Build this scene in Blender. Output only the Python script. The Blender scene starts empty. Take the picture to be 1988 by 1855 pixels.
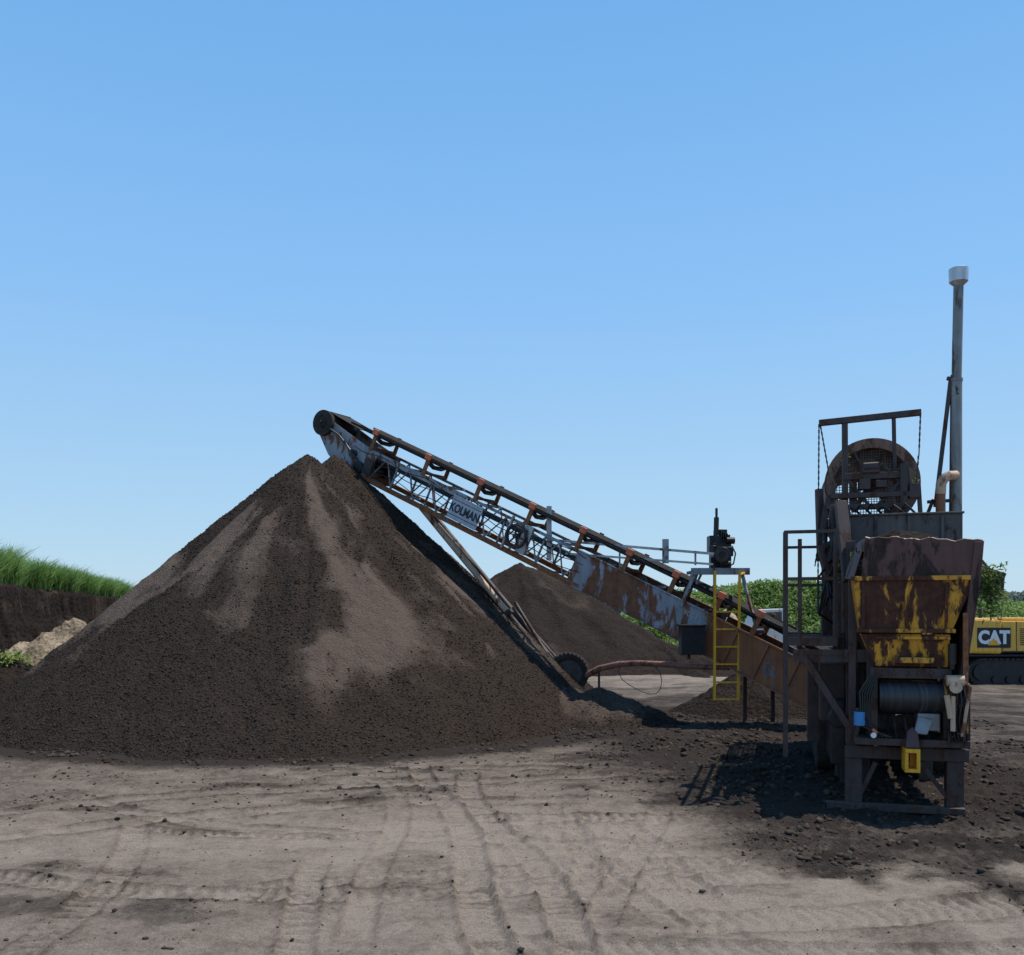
import bpy, math, random
import numpy as np
from mathutils import Vector
random.seed(7); rng=np.random.default_rng(11)
scene=bpy.context.scene; COL=scene.collection
F=1800.0; H=2.6
def at(px,py,d): return Vector(((px-994)/F*d, d, H-(py-1190)/F*d))
# ---------- noise ----------
def _h(xi,yi,seed):
    h=(xi*374761393+yi*668265263+seed*1442695)&0xffffffff
    h=((h^(h>>13))*1274126177)&0xffffffff
    return ((h^(h>>16))&0xffffffff)/4294967296.0
def vn(x,y,seed=0):
    x=np.asarray(x,float);y=np.asarray(y,float)
    xi=np.floor(x).astype(np.int64);yi=np.floor(y).astype(np.int64)
    fx=x-xi;fy=y-yi;fx=fx*fx*(3-2*fx);fy=fy*fy*(3-2*fy)
    a=_h(xi,yi,seed);b=_h(xi+1,yi,seed);c=_h(xi,yi+1,seed);d=_h(xi+1,yi+1,seed)
    return (a*(1-fx)+b*fx)*(1-fy)+(c*(1-fx)+d*fx)*fy
def fbm(x,y,o=4,seed=0,g=.5):
    s=0;a=1;t=0
    for i in range(o):
        s=s+a*vn(x*2**i+i*17.3,y*2**i-i*9.1,seed+i);t+=a;a*=g
    return s/t
def sst(t): t=np.clip(t,0,1);return t*t*(3-2*t)
# ---------- materials ----------
def nm(name):
    m=bpy.data.materials.new(name);m.use_nodes=True;n=m.node_tree.nodes;l=m.node_tree.links
    b=n['Principled BSDF'];return m,n,l,b
def ramp(n,l,src,stops):
    r=n.new('ShaderNodeValToRGB');e=r.color_ramp.elements
    while len(e)<len(stops): e.new(.5)
    for i,(p,c) in enumerate(stops):
        e[i].position=p;e[i].color=(*c,1) if len(c)==3 else c
    l.new(src,r.inputs[0]);return r.outputs[0]
def noise(n,l,co,scale,detail=6,rough=.6,dist=0):
    t=n.new('ShaderNodeTexNoise');t.inputs['Scale'].default_value=scale;t.inputs['Detail'].default_value=detail
    t.inputs['Roughness'].default_value=rough;t.inputs['Distortion'].default_value=dist
    l.new(co,t.inputs['Vector']);return t.outputs[0]
def mix(n,l,f,a,b,mode='MIX'):
    m=n.new('ShaderNodeMix');m.data_type='RGBA';m.blend_type=mode
    for k,v in ((0,f),(6,a),(7,b)):
        if isinstance(v,(int,float)): m.inputs[k].default_value=v
        elif isinstance(v,tuple): m.inputs[k].default_value=(*v,1)
        else: l.new(v,m.inputs[k])
    return m.outputs[2]
def mathn(n,l,op,a,b=0):
    m=n.new('ShaderNodeMath');m.operation=op
    for k,v in ((0,a),(1,b)):
        if isinstance(v,(int,float)): m.inputs[k].default_value=v
        else: l.new(v,m.inputs[k])
    return m.outputs[0]
def bump(n,l,b,h,s,d=.02):
    p=n.new('ShaderNodeBump');p.inputs['Strength'].default_value=s;p.inputs['Distance'].default_value=d
    l.new(h,p.inputs['Height']);l.new(p.outputs[0],b.inputs['Normal']);return p
def coords(n,l,scale=None):
    t=n.new('ShaderNodeTexCoord').outputs['Object']
    if scale:
        m=n.new('ShaderNodeMapping');m.inputs['Scale'].default_value=scale;l.new(t,m.inputs[0]);t=m.outputs[0]
    return t
BLK=(0,0,0);WHT=(1,1,1)
def metal(name,c1,c2,rust=(.12,.045,.022),amt=.5,sc=3.0,rough=.6,met=.0,dust=.35,rust2=None,dustc=(.11,.085,.065)):
    m,n,l,b=nm(name);co=coords(n,l);cs_=coords(n,l,(1,1,.35))
    rust2=rust2 or tuple(c*.45 for c in rust)
    base=ramp(n,l,noise(n,l,co,sc*1.3),[(.35,c1),(.65,c2)])
    ru=ramp(n,l,noise(n,l,co,sc*5,8,.7),[(.35,rust2),(.62,rust)])
    k1=noise(n,l,cs_,sc*1.6,10,.68,.4)
    e=.5+(.5-amt)*.5
    msk=ramp(n,l,k1,[(max(0,e-.025),BLK),(min(1,e+.025),WHT)])
    c=mix(n,l,msk,base,ru)
    st=ramp(n,l,noise(n,l,coords(n,l,(6,6,.5)),sc,5),[(.3,(.62,.6,.58)),(.6,WHT)])
    c=mix(n,l,.7,c,st,'MULTIPLY')
    g=n.new('ShaderNodeNewGeometry');sx=n.new('ShaderNodeSeparateXYZ');l.new(g.outputs['Normal'],sx.inputs[0])
    up=ramp(n,l,sx.outputs[2],[(.3,BLK),(.95,WHT)])
    dn=ramp(n,l,noise(n,l,co,7,5),[(.3,(.3,.3,.3)),(.6,WHT)])
    f=mathn(n,l,'MULTIPLY',mathn(n,l,'MULTIPLY',up,dn),dust)
    c=mix(n,l,f,c,dustc)
    l.new(c,b.inputs['Base Color'])
    r=ramp(n,l,msk,[(0,(rough,)*3),(1,(.9,)*3)]);l.new(r,b.inputs['Roughness'])
    b.inputs['Metallic'].default_value=met
    bump(n,l,b,mix(n,l,.5,msk,noise(n,l,co,sc*12,4)),.35,.006)
    return m
def plain(name,c,rough=.6,met=0,var=.25,sc=6,b_=.2,spec=.5):
    m,n,l,b=nm(name);co=coords(n,l);k=noise(n,l,co,sc,7,.65)
    l.new(ramp(n,l,k,[(.3,tuple(x*(1-var) for x in c)),(.7,tuple(min(1,x*(1+var)) for x in c))]),b.inputs['Base Color'])
    b.inputs['Roughness'].default_value=rough;b.inputs['Metallic'].default_value=met;b.inputs['Specular IOR Level'].default_value=spec
    bump(n,l,b,k,b_,.01);return m
def soil(name,dark,mid,dry,fine=22,bs=.9,bd=.05,attr='dry',soft=.5):
    m,n,l,b=nm(name);co=coords(n,l)
    a=n.new('ShaderNodeAttribute');a.attribute_name=attr
    k=noise(n,l,co,fine,6,.78);k2=noise(n,l,co,1.3,7,.65,.3)
    base=ramp(n,l,k,[(.36,dark),(.62,mid)])
    dr=ramp(n,l,k,[(.34,tuple(x*.5 for x in dry)),(.6,dry)])
    f=mathn(n,l,'ADD',a.outputs['Fac'],mathn(n,l,'MULTIPLY',mathn(n,l,'SUBTRACT',k2,.5),1.1))
    f=ramp(n,l,f,[(.22,BLK),(.8,WHT)])
    c=mix(n,l,f,base,dr)
    l.new(c,b.inputs['Base Color']);b.inputs['Roughness'].default_value=.95
    b.inputs['Specular IOR Level'].default_value=.1
    v=n.new('ShaderNodeTexVoronoi');v.inputs['Scale'].default_value=fine*.8;l.new(co,v.inputs['Vector'])
    hh=mix(n,l,.5,k,v.outputs['Distance']);bump(n,l,b,hh,bs,bd);return m
def leafm(name,a,b_,c,tr_=.4):
    m,n,l,b=nm(name);t=n.new('ShaderNodeAttribute');t.attribute_name='tone'
    l.new(ramp(n,l,t.outputs['Fac'],[(0,a),(.5,b_),(1,c)]),b.inputs['Base Color'])
    b.inputs['Roughness'].default_value=.6;b.inputs['Specular IOR Level'].default_value=.3
    tr=n.new('ShaderNodeBsdfTranslucent');l.new(b.inputs['Base Color'].links[0].from_socket,tr.inputs[0])
    ms=n.new('ShaderNodeMixShader');ms.inputs[0].default_value=tr_
    l.new(b.outputs[0],ms.inputs[1]);l.new(tr.outputs[0],ms.inputs[2])
    l.new(ms.outputs[0],n['Material Output'].inputs['Surface']);return m

M_pile=soil('peat_soil',(.014,.010,.0078),(.047,.034,.026),(.115,.087,.069),26,1,.04)
M_back=soil('moist_peat',(.010,.0075,.006),(.036,.026,.02),(.065,.048,.037),14,1,.08)
M_bank=soil('cut_peat',(.007,.005,.004),(.024,.017,.014),(.055,.04,.031),6,1,.15)
M_sand=soil('pale_spoil',(.15,.11,.075),(.33,.26,.18),(.42,.34,.25),8,1,.14)
M_clod=soil('clod_soil',(.022,.016,.012),(.055,.041,.032),(.1,.078,.062),16,.8,.02)
M_truss=metal('weathered_blue_grey_paint',(.19,.21,.24),(.29,.32,.36),(.23,.085,.038),.42,2.2,.5)
M_panel=metal('rust_streaked_side_panel',(.24,.25,.28),(.31,.33,.38),(.25,.10,.048),.55,1.2,.5,rust2=(.13,.06,.035))
M_rust=metal('orange_rust',(.33,.135,.06),(.24,.095,.042),(.2,.21,.23),.38,1.6,.85,rust2=(.12,.05,.026))
M_chord=metal('rusty_chord',(.2,.2,.22),(.26,.25,.25),(.34,.135,.055),.74,2.5,.8)
M_dark=metal('dark_brown_steel',(.042,.027,.025),(.07,.045,.041),(.095,.043,.028),.4,3,.6)
M_maroon=metal('maroon_sheet',(.085,.034,.03),(.12,.05,.042),(.05,.028,.022),.42,2,.5)
M_yel=metal('peeling_yellow_paint',(.62,.28,.016),(.72,.345,.022),(.1,.036,.02),.54,2.1,.45,dust=.2)
M_yel2=metal('yellow_ladder_paint',(.85,.41,.02),(.9,.46,.03),(.2,.08,.03),.2,4,.5,dust=.1)
M_exc=metal('excavator_yellow',(.82,.44,.06),(.88,.49,.075),(.3,.2,.08),.15,2,.4,dust=.3)
M_gal=metal('galvanized_steel',(.3,.31,.32),(.42,.43,.44),(.16,.13,.11),.3,2,.4,.6,dust=.1)
M_stack=metal('sooty_steel_pipe',(.19,.19,.185),(.28,.28,.27),(.14,.12,.1),.4,2,.5,.4,dust=.1)
M_cap=metal('bright_galvanized',(.5,.52,.54),(.62,.64,.66),(.3,.3,.3),.15,3,.35,.5,dust=0)
M_cream=metal('cream_rust_pipe',(.55,.36,.23),(.66,.46,.31),(.26,.11,.06),.38,2,.6)
M_bar=metal('rusty_red_pipe',(.28,.12,.08),(.36,.17,.12),(.18,.075,.045),.42,1.5,.7)
M_white=metal('dirty_white_paint',(.55,.55,.52),(.68,.67,.63),(.3,.25,.2),.3,3,.5)
M_belt=plain('rubber_belt',(.03,.026,.024),.85,0,.4,9,.2,.2)
M_tyre=plain('tyre_rubber',(.05,.044,.04),.95,0,.45,8,.3,.1)
M_rim=plain('dusty_grey_rim',(.09,.08,.072),.8,0,.4,7,.3,.3)
M_black=plain('oily_black_iron',(.018,.018,.019),.45,.2,.5,10)
M_red=plain('orange_red_paint',(.6,.15,.07),.6,0,.3)
M_blue=plain('blue_paint',(.03,.22,.5),.4,0,.15)
M_wht=plain('white_paint',(.8,.8,.78),.5,0,.08)
M_num=plain('faded_white_paint',(.45,.45,.45),.6,0,.3,20)
M_grey=plain('grey_metal',(.22,.22,.22),.45,.3,.3)
M_ink=plain('black_paint',(.012,.012,.014),.5,0,.2)
M_navy=plain('navy_paint',(.015,.02,.035),.5,0,.4,20)
M_glass=plain('dark_glass',(.02,.025,.03),.08,0,.1)
M_sign=metal('pale_sign_plate',(.42,.47,.52),(.52,.56,.59),(.28,.17,.1),.22,3.5,.5,dust=0)
M_mesh=metal('screen_mesh_steel',(.12,.1,.09),(.17,.14,.12),(.13,.06,.035),.5,4,.7)
M_drum=metal('brown_drum_band',(.2,.115,.08),(.26,.155,.11),(.14,.065,.042),.45,3,.7)
def rollmat():
    m,n,l,b=nm('shine_streaked_roller_rubber');co=coords(n,l)
    m2=n.new('ShaderNodeMapping');m2.inputs['Rotation'].default_value=(0,0,math.atan2(.28,.96));m2.inputs['Scale'].default_value=(16,.4,.4);l.new(co,m2.inputs[0])
    l.new(ramp(n,l,noise(n,l,m2.outputs[0],1.6,6,.7),[(.35,(.01,.01,.011)),(.6,(.04,.04,.043)),(.78,(.14,.14,.145))]),b.inputs['Base Color'])  # pale streaks put the roller's shine into its colour
    b.inputs['Roughness'].default_value=.45;return m
M_roll=rollmat()
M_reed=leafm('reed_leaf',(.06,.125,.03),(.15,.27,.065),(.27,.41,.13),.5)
M_shrub=leafm('shrub_leaf',(.07,.13,.03),(.17,.27,.065),(.29,.39,.13))
M_far=leafm('hazy_far_leaf',(.10,.15,.13),(.13,.18,.15),(.16,.21,.17))  # bluish distance haze mixed into the leaf colours
M_weed=leafm('cut_weed',(.07,.14,.03),(.18,.27,.06),(.36,.34,.13))

# ---------- mesh building ----------
def finish(me,mat,smooth=False,sharp=35):
    me.materials.append(mat)
    if smooth:
        me.polygons.foreach_set('use_smooth',[True]*len(me.polygons))
        if sharp: me.set_sharp_from_angle(angle=math.radians(sharp))
    me.update()
def npmesh(name,V,Fq,mat,attrs={},smooth=True):
    me=bpy.data.meshes.new(name);V=np.asarray(V,np.float32)
    Fq=np.asarray(Fq,np.int32);k=Fq.shape[1]
    me.vertices.add(len(V));me.vertices.foreach_set('co',V.ravel())
    me.loops.add(Fq.size);me.loops.foreach_set('vertex_index',Fq.ravel())
    me.polygons.add(len(Fq));me.polygons.foreach_set('loop_start',np.arange(0,Fq.size,k,dtype=np.int32))
    me.polygons.foreach_set('loop_total',np.full(len(Fq),k,np.int32))
    me.update(calc_edges=True);me.validate()
    for a,v in attrs.items():
        at_=me.attributes.new(a,'FLOAT','POINT');at_.data.foreach_set('value',np.asarray(v,np.float32))
    finish(me,mat,smooth,None)
    o=bpy.data.objects.new(name,me);COL.objects.link(o);return o
def gridfaces(nr,nc):
    i=np.arange(nr*nc).reshape(nr,nc)
    return np.stack([i[:-1,:-1].ravel(),i[:-1,1:].ravel(),i[1:,1:].ravel(),i[1:,:-1].ravel()],1)
def top(o,label=None,cat=None,kind=None,group=None):
    if label:o['label']=label
    if cat:o['category']=cat
    if kind:o['kind']=kind
    if group:o['group']=group
    return o
def empty(name,loc,label,cat,group=None):
    e=bpy.data.objects.new(name,None);e.location=loc;COL.objects.link(e);e.empty_display_size=.3
    return top(e,label,cat,None,group)
class MB:
    def __init__(s): s.v=[];s.f=[]
    def add(s,v,f):
        o=len(s.v);s.v+= [tuple(x) for x in v];s.f+=[tuple(i+o for i in q) for q in f]
    def hexa(s,p): s.add(p,[(0,3,2,1),(4,5,6,7),(0,1,5,4),(1,2,6,5),(2,3,7,6),(3,0,4,7)])
    def box(s,T,a0,a1,b0,b1,c0,c1):
        s.hexa([T(a,b,c) for c in (c0,c1) for a,b in ((a0,b0),(a1,b0),(a1,b1),(a0,b1))])
    def beam(s,p,q,w,h=None,up=Vector((0,0,1))):
        h=h or w;p=Vector(p);q=Vector(q);d=(q-p).normalized();x=d.cross(up)
        if x.length<.05:x=d.cross(Vector((0,1,0)))
        x.normalize();y=x.cross(d);x=x*w/2;y=y*h/2
        s.hexa([p-x-y,p+x-y,p+x+y,p-x+y,q-x-y,q+x-y,q+x+y,q-x+y])
    def cyl(s,p,q,r,r2=None,n=16,cap=True):
        r2=r if r2 is None else r2;p=Vector(p);q=Vector(q);d=(q-p).normalized()
        x=d.orthogonal().normalized();y=d.cross(x);o=len(s.v)
        for c,rr in((p,r),(q,r2)):
            for i in range(n):
                a=2*math.pi*i/n;s.v.append(tuple(c+(x*math.cos(a)+y*math.sin(a))*rr))
        for i in range(n): s.f.append((o+i,o+(i+1)%n,o+n+(i+1)%n,o+n+i))
        if cap:
            s.f.append(tuple(o+i for i in range(n))[::-1]);s.f.append(tuple(o+n+i for i in range(n)))
    def tube(s,pts,r,n=10):
        pts=[Vector(p) for p in pts];m=len(pts);o=len(s.v);x=None
        rs=r if isinstance(r,(list,tuple)) else [r]*m
        for k in range(m):
            d=(pts[min(k+1,m-1)]-pts[max(k-1,0)]).normalized()
            x=d.orthogonal().normalized() if x is None else (x-d*x.dot(d)).normalized()
            y=d.cross(x)
            for i in range(n):
                a=2*math.pi*i/n;s.v.append(tuple(pts[k]+(x*math.cos(a)+y*math.sin(a))*rs[k]))
        for k in range(m-1):
            for i in range(n):
                s.f.append((o+k*n+i,o+k*n+(i+1)%n,o+(k+1)*n+(i+1)%n,o+(k+1)*n+i))
        s.f.append(tuple(o+i for i in range(n))[::-1]);s.f.append(tuple(o+(m-1)*n+i for i in range(n)))
    def lathe(s,c,ax,prof,n=40,closed=True):
        c=Vector(c);ax=Vector(ax).normalized();x=ax.orthogonal().normalized();y=ax.cross(x);o=len(s.v);m=len(prof)
        for i in range(n):
            a=2*math.pi*i/n;d=x*math.cos(a)+y*math.sin(a)
            for r,h in prof:s.v.append(tuple(c+d*r+ax*h))
        for i in range(n):
            for k in range(m if closed else m-1):
                k2=(k+1)%m;i2=(i+1)%n
                s.f.append((o+i*m+k,o+i2*m+k,o+i2*m+k2,o+i*m+k2))
    def prism(s,pts,off):
        pts=[Vector(p) for p in pts];off=Vector(off);n=len(pts)
        s.add(pts+[p+off for p in pts],[tuple(range(n))[::-1],tuple(range(n,2*n))]+[(i,(i+1)%n,n+(i+1)%n,n+i) for i in range(n)])
    def text(s,t,c,right,up,h,depth=.004,bold=0,xs=1.0):
        cu=bpy.data.curves.new('t','FONT');cu.body=t;cu.size=1;cu.offset=bold;cu.extrude=.5;cu.align_x='CENTER';cu.align_y='CENTER';cu.resolution_u=3
        ob=bpy.data.objects.new('t',cu);COL.objects.link(ob);bpy.context.view_layer.update()
        me=bpy.data.meshes.new_from_object(ob.evaluated_get(bpy.context.evaluated_depsgraph_get()))
        ys=[v.co.y for v in me.vertices];xx=[v.co.x for v in me.vertices];k=h/(max(ys)-min(ys));my=(max(ys)+min(ys))/2;mx=(max(xx)+min(xx))/2
        right=Vector(right).normalized();up=Vector(up).normalized();nn=right.cross(up);c=Vector(c)
        s.add([c+right*(v.co.x-mx)*k*xs+up*(v.co.y-my)*k+nn*v.co.z*2*depth for v in me.vertices],[tuple(p.vertices) for p in me.polygons])
        bpy.data.objects.remove(ob);bpy.data.meshes.remove(me)
    def obj(s,name,mat,parent=None,base=None,smooth=False,bev=0,label=None,rel=True):
        base=Vector(base if base is not None else (0,0,0))
        me=bpy.data.meshes.new(name);me.from_pydata([tuple(Vector(v)-base) for v in s.v],[],s.f);me.validate()
        finish(me,mat,smooth)
        o=bpy.data.objects.new(name,me);COL.objects.link(o)
        if parent: o.parent=parent
        else: o.location=base
        if bev:
            b=o.modifiers.new('bevel','BEVEL');b.width=bev;b.segments=2;b.limit_method='ANGLE';b.angle_limit=.7
        if label:o['label']=label
        return o

# ---------- world, light, camera ----------
w=bpy.data.worlds.new("World");scene.world=w;w.use_nodes=True;n=w.node_tree.nodes;l=w.node_tree.links
sky=n.new('ShaderNodeTexSky');sky.sky_type='NISHITA';sky.sun_disc=False
sv=Vector((.375,.10,.92)).normalized();el=math.asin(sv.z)
sky.sun_elevation=el;sky.sun_rotation=math.atan2(sv.x,sv.y);sky.altitude=200;sky.air_density=1.0;sky.dust_density=.6;sky.ozone_density=2.0
tc=n.new('ShaderNodeTexCoord');sx=n.new('ShaderNodeSeparateXYZ');l.new(tc.outputs['Generated'],sx.inputs[0])
hz=ramp(n,l,sx.outputs[2],[(0,(.50,.70,.84)),(.10,(.41,.65,.88)),(.32,(.26,.545,.94)),(.56,(.165,.44,.86)),(1,(.06,.18,.46))])
hz=mix(n,l,1.0,hz,(9.1,9.1,9.1),'MULTIPLY')
l.new(mix(n,l,.84,sky.outputs[0],hz),n['Background'].inputs[0]);n['Background'].inputs[1].default_value=.115
sun=bpy.data.lights.new('sun','SUN');sun.energy=5.0;sun.angle=math.radians(.53);sun.color=(1,.94,.85)
so=bpy.data.objects.new('sun',sun);COL.objects.link(so);so.rotation_euler=sv.to_track_quat('Z','Y').to_euler();so.location=(20,0,40)
cam=bpy.data.cameras.new('camera');co=bpy.data.objects.new('camera',cam);COL.objects.link(co);scene.camera=co
co.location=(0,0,H);co.rotation_euler=(math.pi/2,0,0);cam.sensor_width=36;cam.lens=36*F/1988;cam.shift_y=(1190-927.5)/1988;cam.clip_end=6000;cam.clip_start=.1
scene.view_settings.view_transform='Standard';scene.view_settings.look='None';scene.view_settings.exposure=0

# ---------- ground ----------
tracks=[]
def quad(a,b,c): return (lambda t:a+b*t+c*t*t),(lambda t:b+2*c*t)
for a,b,c,hw,lo,hi,dp,tr in [
  (6.15,.02,.004,.30,-3,9,.02,1),(6.95,.05,.006,.28,-1,9,.022,1),(7.9,.03,.01,.27,1,9,.02,1),(5.3,-.03,.003,.30,-1,9,.02,1),
  (8.6,.1,.03,.2,-6,3,.018,1),(10.5,-.12,.05,.2,-7,2,.018,0),(13,.06,-.05,.24,-8,1.5,.026,0),(14.6,.1,-.04,.22,-8,2.5,.022,0),
  (17.5,.15,-.03,.25,1.2,5,.03,0),(19,.2,-.02,.3,1,8,.03,0),(9.4,.25,-.06,.16,-3,3,.018,1),(12,-.3,.04,.16,-1,2.6,.018,1),(11.2,.22,.06,.12,-5,2,.018,1),(15.6,.05,-.05,.2,-4,2.5,.026,0)]:
    f,df=quad(a,b,c);tracks.append(('x',f,df,hw,lo,hi,dp,tr))
for a,b,c,hw,lo,hi,dp,tr in [
  (1.3,-.19,.001,.17,5,16.5,.036,1),(1.95,-.22,.003,.16,6,15.5,.036,1),(4.6,-.62,.024,.13,7.5,13,.024,1),(-2.6,.35,-.022,.14,7,15,.02,0),
  (-1.2,.41,-.022,.13,8,12,.02,1),(-4,.18,-.02,.16,5,12,.018,1),(.6,-.55,.03,.14,5,10,.02,1),(-1.9,.45,-.012,.14,7.5,12.5,.026,1),(6,-.75,.03,.12,8,12,.022,1)]:
    f,df=quad(a,b,c);tracks.append(('y',f,df,hw,lo,hi,dp,tr))
def ground(x,y):
    n1=fbm(x*.35,y*.35,3,3)-.5;n2=fbm(x*1.7,y*1.7,4,5)-.5;n3=fbm(x*9,y*9,3,9)-.5
    near=sst((60-y)/30)
    h=(.16*n1+.06*n2)*near+.036*n3*sst((22-y)/6)
    damp=np.clip(.5+1.1*n1+1.0*n2,0,1)*.55
    cx=sst((x-1.7+.9*n1*2)/1.8)*sst((y-8.6-n2*3.5)/1.1)*sst((22-y)/4)
    cx2=sst((x-.6)/2.5)*sst((y-13.4)/3)*sst((30-y)/6)*.75
    dk=np.maximum(cx,cx2);dk=dk*(1-.5*sst((x-7.4)/1.2)*sst((y-13)/3))
    dk=dk*(.62+.55*fbm(x*1.1,y*2.2,3,33))
    pilefoot=sst((9.5-np.hypot(x+5.3,y-24.8))/1.0)
    mid=sst((y-10)/4)*.28*sst((40-y)/10)
    patch=sst((fbm(x*.9+4,y*1.6,4,31)-.56)/.15)*.25
    lumps=sst((fbm(x*5,y*5,3,21)-.52)/.2)
    h=h+dk*(.05*lumps+.05*n2*2+.04*n3)*sst((24-y)/6)
    rr=np.hypot(x-.9,(y-9.9)*.8);an=np.arctan2(y-9.9,x-.9)
    fan=np.exp(-(rr/2.3)**2)
    sc=fbm(np.cos(an)*9+3,np.sin(an)*9+rr*.3,3,61)-.5
    h=h+fan*sc*.06
    d=np.clip(.05+damp*.55+dk*.75+pilefoot*.7+mid+patch-fan*.26*(1-dk)+fan*sc*.6,0,1.1)
    for i_,(ax,f,df,hw,lo,hi,dp,tr) in enumerate(tracks):
        t,u=(x,y) if ax=='x' else (y,x)
        with np.errstate(all='ignore'):
            g=df(t);k=np.sqrt(1+g*g);s=(u-f(t)-.14*np.sin(t*.8+i_*1.7))/k;m=sst((t-lo)/.8)*sst((hi-t)/.8)*(1-.6*dk)
        m=m*(.55+1.1*(fbm(t*.8,u*.1,2,41)-.25))
        a=np.abs(s)/hw;ins=sst((1.05-a)/.2);edge=np.exp(-((a-1.15)/.16)**2)
        h=h+m*(-dp*ins+dp*.8*edge)
        if tr:
            w_=np.sin(2*np.pi*(t*k/.15+np.abs(s)*2.2));h=h+m*ins*.012*w_;d=d-m*ins*.14*w_
        d=np.clip(d+m*(.24*edge-.16*ins*(fbm(t*3,s*3,2,44)) ),0,1.1)
    return h,d
ys=[2.6]
while ys[-1]<4500:
    y=ys[-1];ys.append(y+max(.026,.0034*y if y<35 else .0034*35+(y-35)*.06))
ys=np.array([-400,-60,-12,-3,0,1.6]+ys)
xs=list(np.arange(-9,11,.032));s=.045
xl=[-9]
while xl[-1]>-4500: s*=1.035;xl.append(xl[-1]-s)
xr=[xs[-1]];s=.045
while xr[-1]<4500: s*=1.035;xr.append(xr[-1]+s)
xs=np.array(xl[:0:-1]+xs+xr[1:])
X,Y=np.meshgrid(xs,ys);G,D=ground(X,Y)
M_gr,n,l,b=nm('dusty_ground_soil')
cco=coords(n,l);a=n.new('ShaderNodeAttribute');a.attribute_name='damp'
k=noise(n,l,cco,14,8,.75);k2=noise(n,l,cco,2.2,8,.7,.5);k3=noise(n,l,cco,60,4,.8)
fx=mathn(n,l,'ADD',a.outputs['Fac'],mathn(n,l,'MULTIPLY',mathn(n,l,'SUBTRACT',k,.5),1.0))
fx=mathn(n,l,'ADD',fx,mathn(n,l,'MULTIPLY',mathn(n,l,'SUBTRACT',k2,.5),1.0))
c=ramp(n,l,fx,[(.0,(.30,.25,.205)),(.3,(.215,.175,.142)),(.6,(.112,.09,.073)),(.95,(.04,.031,.026))])
c=mix(n,l,.9,c,ramp(n,l,k3,[(.3,(.5,.49,.48)),(.62,(1.15,1.15,1.15))]),'MULTIPLY')
l.new(c,b.inputs['Base Color']);b.inputs['Roughness'].default_value=.95;b.inputs['Specular IOR Level'].default_value=.1
bump(n,l,b,mix(n,l,.45,k,k3),1.0,.045)
g=npmesh('ground',np.stack([X.ravel(),Y.ravel(),G.ravel()],1),gridfaces(*X.shape),M_gr,{'damp':D.ravel()})
top(g,kind='structure')

# ---------- piles ----------
def pile(name,x0,x1,y0,y1,st,hf,mat,label,cat='soil pile',kind=None,dryf=None):
    xs=np.arange(x0,x1,st);ys=np.arange(y0,y1,st);X,Y=np.meshgrid(xs,ys);Z,dry=hf(X,Y)
    gz=ground(X,Y)[0]
    V=np.stack([X.ravel(),Y.ravel(),(np.maximum(Z,-.25)).ravel()],1)
    Fq=gridfaces(*X.shape);keep=(V[Fq,2]>(gz.ravel()[Fq]-.12)).any(1);Fq=Fq[keep]
    used=np.unique(Fq);mp=np.zeros(len(V),int);mp[used]=np.arange(len(used))
    o=npmesh(name,V[used],mp[Fq],mat,{'dry':dry.ravel()[used]})
    return top(o,label,cat,kind)
def mainpile(X,Y):
    def cone(cx,cy,h,s,seed,conc=.0):
        dx=X-cx;dy=Y-cy;r=np.hypot(dx,dy);th=np.arctan2(dy,dx)
        wob=(fbm(np.cos(th)*2.2+5,np.sin(th)*2.2+r*.08,3,seed)-.5)
        gl=(fbm(np.cos(th)*7+3+r*.1,np.sin(th)*7+r*.25,3,seed+7)-.5)
        z=h-s*r+wob*.6*np.clip(r/4,0,1)+gl*.34*np.clip(r/3,0,1)
        z=z-.05*np.exp(-(r/.2)**2)
        z=z-conc*np.sin(np.clip(r/8,0,1)*np.pi)
        return z,th,r,gl
    z1,th,r,gl=cone(-5.4,24.5,6.86,.868,50,.02);z2,_,_,_=cone(-5.03,26.3,7.16,.935,60,.05)
    z=np.maximum(z1,z2)
    m=.85-.42*np.hypot((X-2.0)*1.0,(Y-22.4)*.85)+(fbm(X*1.8,Y*1.8,4,71)-.5)*.45
    m2=.55-.36*np.hypot(X-.2,(Y-21.4))+(fbm(X*1.5,Y*1.5,3,72)-.5)*.3
    m3=.5-.33*np.hypot((X+2.8),(Y-18.3)*1.1)+(fbm(X*1.2,Y*1.2,3,73)-.5)*.35
    k=.07
    for q in (m,m2,m3): z=np.logaddexp(z/k,q/k)*k
    z=z+(fbm(X*3,Y*3,4,81)-.5)*.11+(fbm(X*13,Y*13,2,82)-.5)*.042
    wx=(fbm(X*.7,Y*.7,3,95)-.5)*2.2
    streak=fbm(th*5.5+wx,r*.45+wx,4,91)
    patch=fbm(X*.6,Y*.45,4,92)
    ang=np.exp(-((th+2.2)/.6)**2)*.42*sst((r-.6)/1.5)*sst((6.8-r)/2.5)+np.exp(-((th+1.35)/.2)**2)*.18
    dry=np.clip((streak-.5)*2.4+(patch-.5)*1.9+ang*1.2+.05,0,1)*sst((z-.2)/1.5)*(.35+.65*sst(r/1.5))
    dry=np.maximum(dry,sst((z-5.4)/1.)*.3*(patch+.4))
    dry=np.maximum(dry,sst(m/.4)*.6*(m>z-.3))
    return z,dry
pile('soil_pile',-14.8,5,15.6,36,.042,mainpile,M_pile,'large dark brown conical pile of screened peat with twin peaks','soil pile')
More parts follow.
